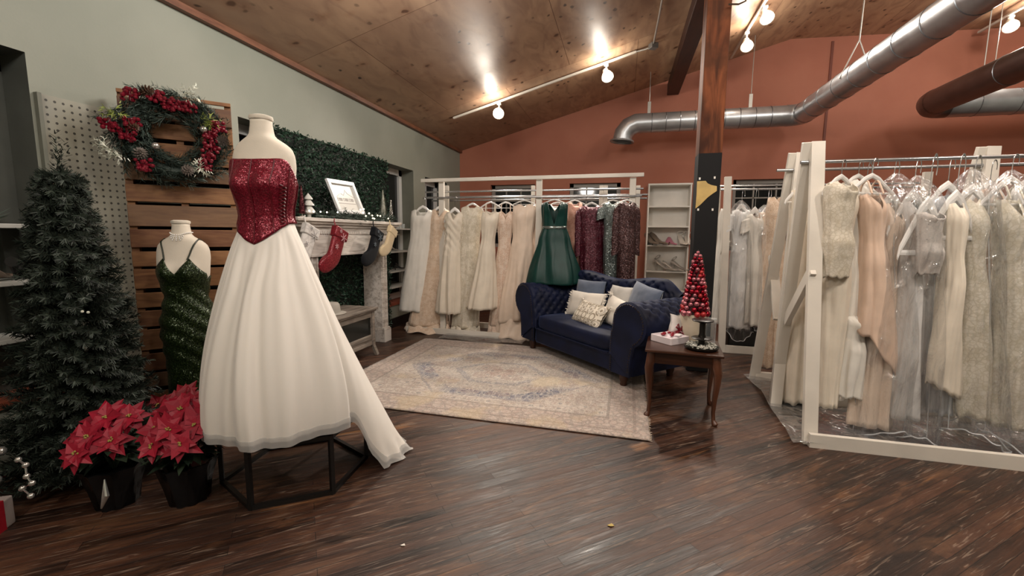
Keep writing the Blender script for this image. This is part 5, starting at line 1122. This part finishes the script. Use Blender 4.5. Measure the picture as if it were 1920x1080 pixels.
def cush(x0, x1, y0, y1, z0, z1, cr, name, mt_=M_vel):
    m = MB(); rings = []
    def sq(a, e): return abs(cos(a)) ** e * (1 if cos(a) > 0 else -1), abs(sin(a)) ** e * (1 if sin(a) > 0 else -1)
    for i, (k, z) in enumerate([(.0, z0), (.9, z0), (.985, z0 + .02), (1, z0 + .05), (1, z1 - .05), (.985, z1 - .015), (.93, z1), (.6, z1 + cr * .8), (.0, z1 + cr)]):
        rings.append([((x0 + x1) / 2 + (x1 - x0) / 2 * k * sq(a, .22)[0], (y0 + y1) / 2 + (y1 - y0) / 2 * k * sq(a, .22)[1], z) for a in [2 * pi * j / 80 for j in range(80)]])
    m.loft(rings); return m.build(name, mt_, sf, smooth='all')
cush(-.635, .635, -.045, .59, .30, .455, .028, 'seat_cushion')
m = MB(); m.box((0, .02, .21), (1.30, .10, .18)); m.box((0, .36, .2), (1.8, .70, .14)); m.build('seat_rail', M_vel, sf, bevel=.02)
m = MB(); m.tube([(-.62, -.048, .30), (.62, -.048, .30)], .006, 6); m.build('seat_piping', M_vel, sf)
for x, y in ((-.77, .02), (.77, .02), (-.77, .66), (.77, .66)):
    MB().lathe([(.001, 0), (.028, 0), (.034, .012), (.03, .03), (.04, .06), (.044, .10), (.036, .12), (.04, .135)], (x, y, .013 if y < .5 or x < 0 else .002), 18).build('turned_foot', M_foot, sf)
Msofa = Matrix.Translation(SO) @ Matrix.Rotation(SR, 4, 'Z')
def SL(px, py, yl):
    d = Vector(_fw + _r * (px - 960) / FPX + _u * (540 - py) / FPX); o = Vector((0, 0, CH)); ey = Vector((-sin(SR), cos(SR), 0)); t = (yl - (o - SO).dot(ey)) / d.dot(ey); return Msofa.inverted() @ (o + d * t)
def pillow(name, label, c, w, h, t, mt_, lean=.5, yaw=0, roll=0, extra=None):
    r = T(name, label, 'cushion', Msofa @ Vector(c), SR + yaw); R = Matrix.Rotation(-lean, 4, 'X') @ Matrix.Rotation(roll, 4, 'Y'); m = MB()
    def f(side):
        def g(u, v):
            a, b = 2 * u - 1, 2 * v - 1; k = (1 - abs(a) ** 2.6) ** .55 * (1 - abs(b) ** 2.6) ** .55; pin = 1 - .07 * (1 - abs(a)) * abs(b) ** 3 ; pin2 = 1 - .07 * (1 - abs(b)) * abs(a) ** 3
            return R @ Vector((a * w / 2 * pin2, side * (t / 2 * k + .004) + .004 * nz(a * 3, b * 3, side), b * h / 2 * pin))
        return g
    m.grid(f(-1), 26, 20); m.grid(f(1), 26, 20); b = m.build('cushion_body', mt_, r, smooth='all'); 
    if extra: extra(r, R, w, h)
    return r
M_pgrey = fabric('slate_blue_linen', '545e70', .06, .8, .4); M_plg = fabric('pale_grey_linen', 'b5b2ac', .06, .8); M_pwh = fabric('cream_cotton', 'd9d3c8', .05, .85)
def pat():
    t = NT('embroidered_cream'); x, y, z = t.xyz(); s = 1 / .135
    def cellc(q, o=0.): return ((q * s + o).fract() - .5)
    u, v = cellc(x), cellc(z); r2 = (u * u + v * v).pw(.5); u2, v2 = cellc(x, .5), cellc(z, .5); r3 = (u2 * u2 + v2 * v2).pw(.5)
    k = ((r2 - .34).abs().lt(.05) * (u.abs().min(v.abs())).gt(.05)).max((r3 - .24).abs().lt(.05)).max((u.abs() + v.abs()).lt(.12))
    k2 = ((r2 - .22).abs()).lt(.035); c = t.mix(k * .85, 'd8d0c1', '7f7462'); c = t.mix(k2 * .6, c, '948c84'); t.set(Base_Color=c, Roughness=.85); t.bump(k, .4, .004); return t.m
def tassels(r, R, w, h):
    for sx_ in (-1, 1):
        for sz in (-1, 1):
            m = MB(); c = R @ Vector((sx_ * w / 2, 0, sz * h / 2)); o = (R @ Vector((sx_, 0, sz * .5))).normalized()
            for i in range(26): d = (o + Vector((U(-.45, .45), U(-.45, .45), U(-.6, .1)))).normalized(); m.quadleaf(c, d, d.orthogonal().normalized(), U(.05, .075), .006)
            m.ball(c + o * .008, .012, 8); m.build('corner_tassel', M_pwh, r, smooth=False)
def fringe(r, R, w, h):
    for sx_ in (-1, 1):
        m = MB()
        for i in range(46):
            b = -h / 2 + h * i / 45; d = (R @ Vector((sx_, U(-.3, .3), U(-.4, .4)))).normalized(); m.quadleaf(R @ Vector((sx_ * w / 2 * .97, 0, b)), d, d.orthogonal().normalized(), U(.03, .05), .012)
        m.build('side_fringe', M_pwh, r, smooth=False)
def at(px, py, yl, z=None): p = SL(px, py, yl); return (p.x, yl, p.z if z is None else z)
pillow('cushion', 'slate blue cushion at the back left corner of the loveseat', at(1106, 549, .50), .40, .30, .13, M_pgrey, .25, .25)
pillow('cushion', 'slate blue cushion leaning by the right arm of the loveseat', at(1208, 562, .46), .46, .30, .13, M_pgrey, .3, -.2, .12)
pillow('cushion', 'pale grey cushion peeking out at the middle of the loveseat', at(1163, 562, .48), .34, .30, .12, M_plg, .3)
pillow('lumbar_cushion', 'cream cushion with fringed ends behind the patterned cushion', at(1097, 571, .36), .50, .30, .13, M_pwh, .35, .1, -.02, fringe)
pillow('lumbar_cushion', 'plain cream cushion beside the right arm of the loveseat', at(1160, 588, .30), .50, .30, .14, M_pwh, .45, -.15, .12, tassels)
pillow('lumbar_cushion', 'cream cushion embroidered with grey scrollwork and corner tassels', at(1106, 589, .17), .50, .27, .13, pat(), .6, -.1, .04, tassels)
# ------------------------------------------------------------------ side table
ZT = .545; TB = Vector((.492, 3.61, 0)); tb = T('side_table', 'dark wood end table with cabriole legs beside the loveseat', 'side table', TB, -.10)
M_mah = wood('dark_mahogany', '22110b', '452718', 6, (.3, 2, 2), .28, .1); M_mah2 = wood('mahogany_leg', '2a140c', '57321f', 6, (1, 1, .15), .35, .1)
m = MB(); m.box((0, 0, ZT - .011), (.55, .50, .022)); tbt = m.build('table_top', M_mah, tb, smooth=False, bevel=.006)
m = MB()
for a in ((0, -.205, .44, .018), (0, .205, .44, .018), (-.23, 0, .018, .41), (.23, 0, .018, .41)): m.box((a[0], a[1], ZT - .022 - .045), (a[2], a[3], .09))
m.build('apron', M_mah, tb, smooth=False, bevel=.002)
for sx_ in (-1, 1):
    for sy_ in (-1, 1):
        o = Vector((sx_, sy_, 0)).normalized(); b = Vector((sx_ * .228, sy_ * .202, 0)); pts = [(0, ZT - .023, .030), (.008, ZT - .10, .034), (.022, ZT - .15, .030), (.018, .30, .022), (.006, .2, .018), (0, .10, .014), (.006, .04, .014), (.018, .018, .022), (.03, .008, .02), (.038, .002, .004)]
        MB().tube([b + o * q + Vector((0, 0, z)) for q, z, r in pts], [r for q, z, r in pts], 12).build('cabriole_leg', M_mah2, tb)
# bauble tree in a cream pot
BT = Vector((.592, 3.80, ZT)); bt = T('bauble_tree', 'cone tree of shiny red baubles on the end table', 'christmas tree', BT + Vector((0, 0, .0)))
M_bR = [mat('crimson_bauble', '8c1226', .1, .75), mat('matt_red_bauble', 'a32a2c', .35, .3), mat('rose_gold_bauble', 'b5707a', .18, .7), mat('dark_red_bauble', '5c0a1a', .12, .7)]
MB().lathe([(.09, .22), (.085, .25), (.012, .72), (.001, .75)], (0, 0, 0), 20).build('dark_core', mat('dark_red_core', '2a060c', .6), bt)
B0 = {}
z = .235; lay = 0
while z < .745:
    t = (z - .235) / .52; R0 = lerp(.100, .012, t); rb_ = lerp(.0235, .014, t) * U(.92, 1.08); nb = max(3, int(2 * pi * R0 / (rb_ * 2.05)))
    if z > .725: nb = 1; R0 = 0
    for k in range(nb):
        a = 2 * pi * (k + .5 * (lay % 2)) / nb + U(-.1, .1); mi = random.choice((0, 0, 1, 2, 3, 2)); s_ = rb_ * U(.85, 1.15)
        if sin(a) > .55 and nb > 5: continue
        if mi not in B0: B0[mi] = MB().ball((0, 0, 0), 1, 16).build('bauble', M_bR[mi], bt); o = B0[mi]
        else: o = B0[mi].copy(); COL.objects.link(o); o.parent = bt
        o.location = (cos(a) * R0, sin(a) * R0, z + U(-.005, .005)); o.scale = (s_, s_, s_)
    z += rb_ * 1.62; lay += 1
M_wrap = fabric('cream_linen_wrap', 'c9bda8', .05, .8, bump=.15)
m = MB(); rg = [[((r + .008 * cos(4 * a + .6)) * cos(a) * 1.1, (r + .008 * cos(4 * a + .6)) * sin(a), zz) for a in [2 * pi * k / 48 for k in range(48)]] for zz, r in ((.0, .062), (.02, .064), (.12, .075), (.215, .094), (.225, .093), (.215, .088), (.17, .08))]; m.loft(rg, True, True); m.build('fabric_pot', M_wrap, bt, smooth=True)
# white box tray with tissue and ornaments
bxo = T('gift_box', 'open white box with tissue and small red trinkets on the end table', 'gift box', Vector((.40, 3.70, ZT)), .75)
M_box = mat('white_card_box', 'd9cfd2', .5, var=.04); m = MB(); w_ = .20; hh = .055
m.box((0, 0, .003), (w_, w_, .006))
for a in ((0, w_ / 2, w_, .008), (0, -w_ / 2, w_, .008), (w_ / 2, 0, .008, w_), (-w_ / 2, 0, .008, w_)): m.box((a[0], a[1], hh / 2), (a[2] + .004, a[3] + .004, hh))
m.build('box_tray', M_box, bxo, smooth=False, bevel=.003)
m = MB(); m.grid(lambda u, v: ((u - .5) * .185, (v - .5) * .185, .035 + .012 * nz(u * 7, v * 7) + .01), 24, 24); m.build('tissue_paper', mat('pale_tissue', 'd3c6cb', .7), bxo)
M_red = mat('glossy_red_trinket', '7d1426', .25)
for x, y, s_ in ((-.04, .03, .022), (.03, .0, .018), (.05, .05, .016), (-.02, -.04, .015), (.0, .06, .016)): MB().ball((x, y, .055 + s_ * .3), s_, 10, 1.3, .8, .6).build('red_trinket', M_red, bxo)
MB().box((.045, -.045, .058), (.06, .045, .014), rz=.4).build('white_card', mat('white_card', 'e0dcdc', .5), bxo, smooth=False, bevel=.003)
gbg = T('gift_bag', 'white gift pouch tied with dark red ribbon behind the open box', 'gift bag', Vector((.47, 3.86, ZT)), .3)
m = MB(); rg = []
for zz, a, b in ((0, .06, .05), (.03, .07, .055), (.09, .065, .05), (.14, .055, .035), (.17, .06, .02), (.19, .07, .012)): rg.append([(a * cos(q) * (1 + .05 * cos(5 * q)), b * sin(q), zz + (.02 * abs(cos(q)) if zz > .16 else 0)) for q in [2 * pi * k / 32 for k in range(32)]])
m.loft(rg, True, False); m.build('pouch', mat('white_pouch', 'd9d4d0', .6), gbg)
m = MB(); R_ = .075
m.tube([(R_ * cos(q), R_ * .75 * sin(q) - .002, .075 + .03 * cos(q)) for q in [2 * pi * k / 24 for k in range(24)]], .010, 6, closed=True)
m.tube([(0, -.058, .07), (-.05, -.085, .04), (-.075, -.08, .006)], [.008, .012, .010], 6); m.tube([(0, -.058, .07), (.04, -.085, .04), (.05, -.09, .006)], [.008, .012, .010], 6); m.tube([(0, -.06, .075), (-.04, -.075, .11), (-.02, -.07, .13), (0, -.06, .075), (.045, -.075, .105), (.03, -.07, .13), (0, -.06, .08)], .008, 6)
m.build('red_ribbon', mat('dark_red_satin', '6e1020', .3), gbg)
# black tiered tray with white moss, glass chimney
tr_ = T('tiered_tray', 'black pedestal tray with white stones on the end table', 'tray', Vector((.612, 3.515, ZT)))
M_ir = mat('black_iron', '17130f', .35, .4); MB().lathe([(.001, 0), (.105, 0), (.122, .012), (.125, .026), (.118, .026), (.1, .014), (.001, .012)], (0, 0, 0), 36).build('tray_dish', M_ir, tr_)
MB().lathe([(.03, .012), (.024, .03), (.024, .075), (.07, .08), (.078, .088), (.07, .092), (.028, .094), (.022, .12), (.022, .20), (.05, .213), (.075, .218), (.08, .226), (.07, .23), (.001, .228)], (0, 0, 0), 32).build('pedestal', M_ir, tr_)
m = MB(); random.seed(5)
for i in range(220):
    a = U(0, 2 * pi); r = sqrt(U(.12, 1)) * .105; m.ball((r * cos(a), r * sin(a), .02 + U(0, .022)), U(.006, .011), 5, U(.7, 1.6), U(.7, 1.6), .7)
m.build('white_stones', needle_mat('white_and_grey_stones', '4a4f45', 'd9d6cc', .6), tr_, kind='stuff')
gch = T('glass_chimney', 'clear glass hurricane cylinder standing behind the black tray', 'glass cylinder', Vector((.70, 3.72, ZT)))
t = NT('thin_clear_glass'); tr2 = t.n('ShaderNodeBsdfTransparent'); mx = t.n('ShaderNodeMixShader'); lw = t.n('ShaderNodeLayerWeight'); lw.inputs[0].default_value = .3; t.set(Base_Color='c9cfd0', Roughness=.05); t.l(S(t.nt, lw.outputs['Facing']) * .6 + .06, mx.inputs[0]); t.l(tr2.outputs[0], mx.inputs[1]); t.l(t.b.outputs[0], mx.inputs[2]); t.l(mx.outputs[0], t.out.inputs[0])
MB().lathe([(.048, .002), (.048, .2), (.05, .205)], (0, 0, 0), 32).build('glass_wall', t.m, gch)
bpy.data.objects['glass_wall'].data.polygons
# ------------------------------------------------------------------ bookcase with shoes
bk = T('bookcase', 'tall white bookcase with shoes against the terracotta wall', 'bookcase', (.77, 8.48, 0)); bxl, bxr, byf, byb, bzt = .405, 1.14, 8.33, 8.62, 2.335
M_bk = mat('white_melamine', 'dcd8d0', .4, var=.03)
for x in (bxl + .0125, bxr - .0125): bxy(MB(), x - .0125, x + .0125, byf, byb, 0, bzt).build('side_panel', M_bk, bk, smooth=False, bevel=.002, world=True)
bxy(MB(), bxl + .025, bxr - .025, byb - .01, byb - .004, 0, bzt - .01).build('back_panel', M_bk, bk, smooth=False, world=True)
bxy(MB(), bxl - .005, bxr + .005, byf - .005, byb, bzt - .03, bzt).build('top_panel', M_bk, bk, smooth=False, bevel=.002, world=True)
shz = []
for py in (386, 424, 460, 509):
    z = P(1255, py, 'y', byf).z; shz.append(z)
shz += [.42, .08]
for z in shz: bxy(MB(), bxl + .025, bxr - .025, byf + .005, byb - .01, z - .024, z).build('shelf', M_bk, bk, smooth=False, bevel=.002, world=True)
z1, z2 = shz[2], shz[3]
def sx3(px, z): return P(px, 455, 'y', 8.42).x
heel('dark taupe pump, leftmost on the bookcase third shelf', (sx3(1221, 0), 8.45, z1), -1.2, mat('taupe_leather', '7a6d60', .35), 1.92, None, 'pump_shoe')
heel('dark taupe pump, second from left on the bookcase third shelf', (sx3(1234, 0), 8.43, z1), -1.0, mat('taupe_leather_b', '74675b', .35), 1.92, None, 'pump_shoe')
heel('pink shoe with bow on the bookcase third shelf, left one', (sx3(1250, 0), 8.42, z1), -2.0, M_shoeP, 1.22, None, 'pink_shoe'); heel('pink shoe with bow on the bookcase third shelf, right one', (sx3(1260, 0), 8.42, z1), -1.2, M_shoeP, 1.22, None, 'pink_shoe')
heel('ivory platform sandal on the bookcase third shelf, left one', (sx3(1279, 0), 8.42, z1), -1.4, M_shoeW, 1.60, None, 'platform_sandal', True); heel('ivory platform sandal on the bookcase third shelf, right one beside the post', (sx3(1290, 0), 8.42, z1), -1.5, M_shoeW, 1.60, None, 'platform_sandal', True)
heel('silver heeled sandal on the bookcase fourth shelf, left one', (sx3(1248, 0), 8.44, z2), -.6, M_shoeS, 1.79, None, 'silver_sandal', True); heel('silver heeled sandal on the bookcase fourth shelf, middle one', (sx3(1262, 0), 8.40, z2), -.5, M_shoeS, 1.54, None, 'silver_sandal'); heel('silver strappy sandal on the bookcase fourth shelf beside the post', (sx3(1280, 0), 8.44, z2), -.5, M_shoeS, 1.66, None, 'silver_sandal', True)
# small paper scraps on the floor
for k, (x, y, c, w) in enumerate(((755, 1023, 'white', .012), (1145, 986, 'yellow', .018))):
    p = P(x, y, 'z', .002); m = MB(); m.add([p + Vector((-w, 0, 0)), p + Vector((0, -w * .5, .004)), p + Vector((w, w * .2, .001)), p + Vector((.2 * w, w, .003))], [(0, 1, 2, 3)])
    solo(m, 'paper_scrap', mat(c + '_scrap', 'd9d5cc' if c == 'white' else 'b5a05a', .6), 'tiny %s scrap of paper on the dark floor' % c, 'scrap', smooth=False)
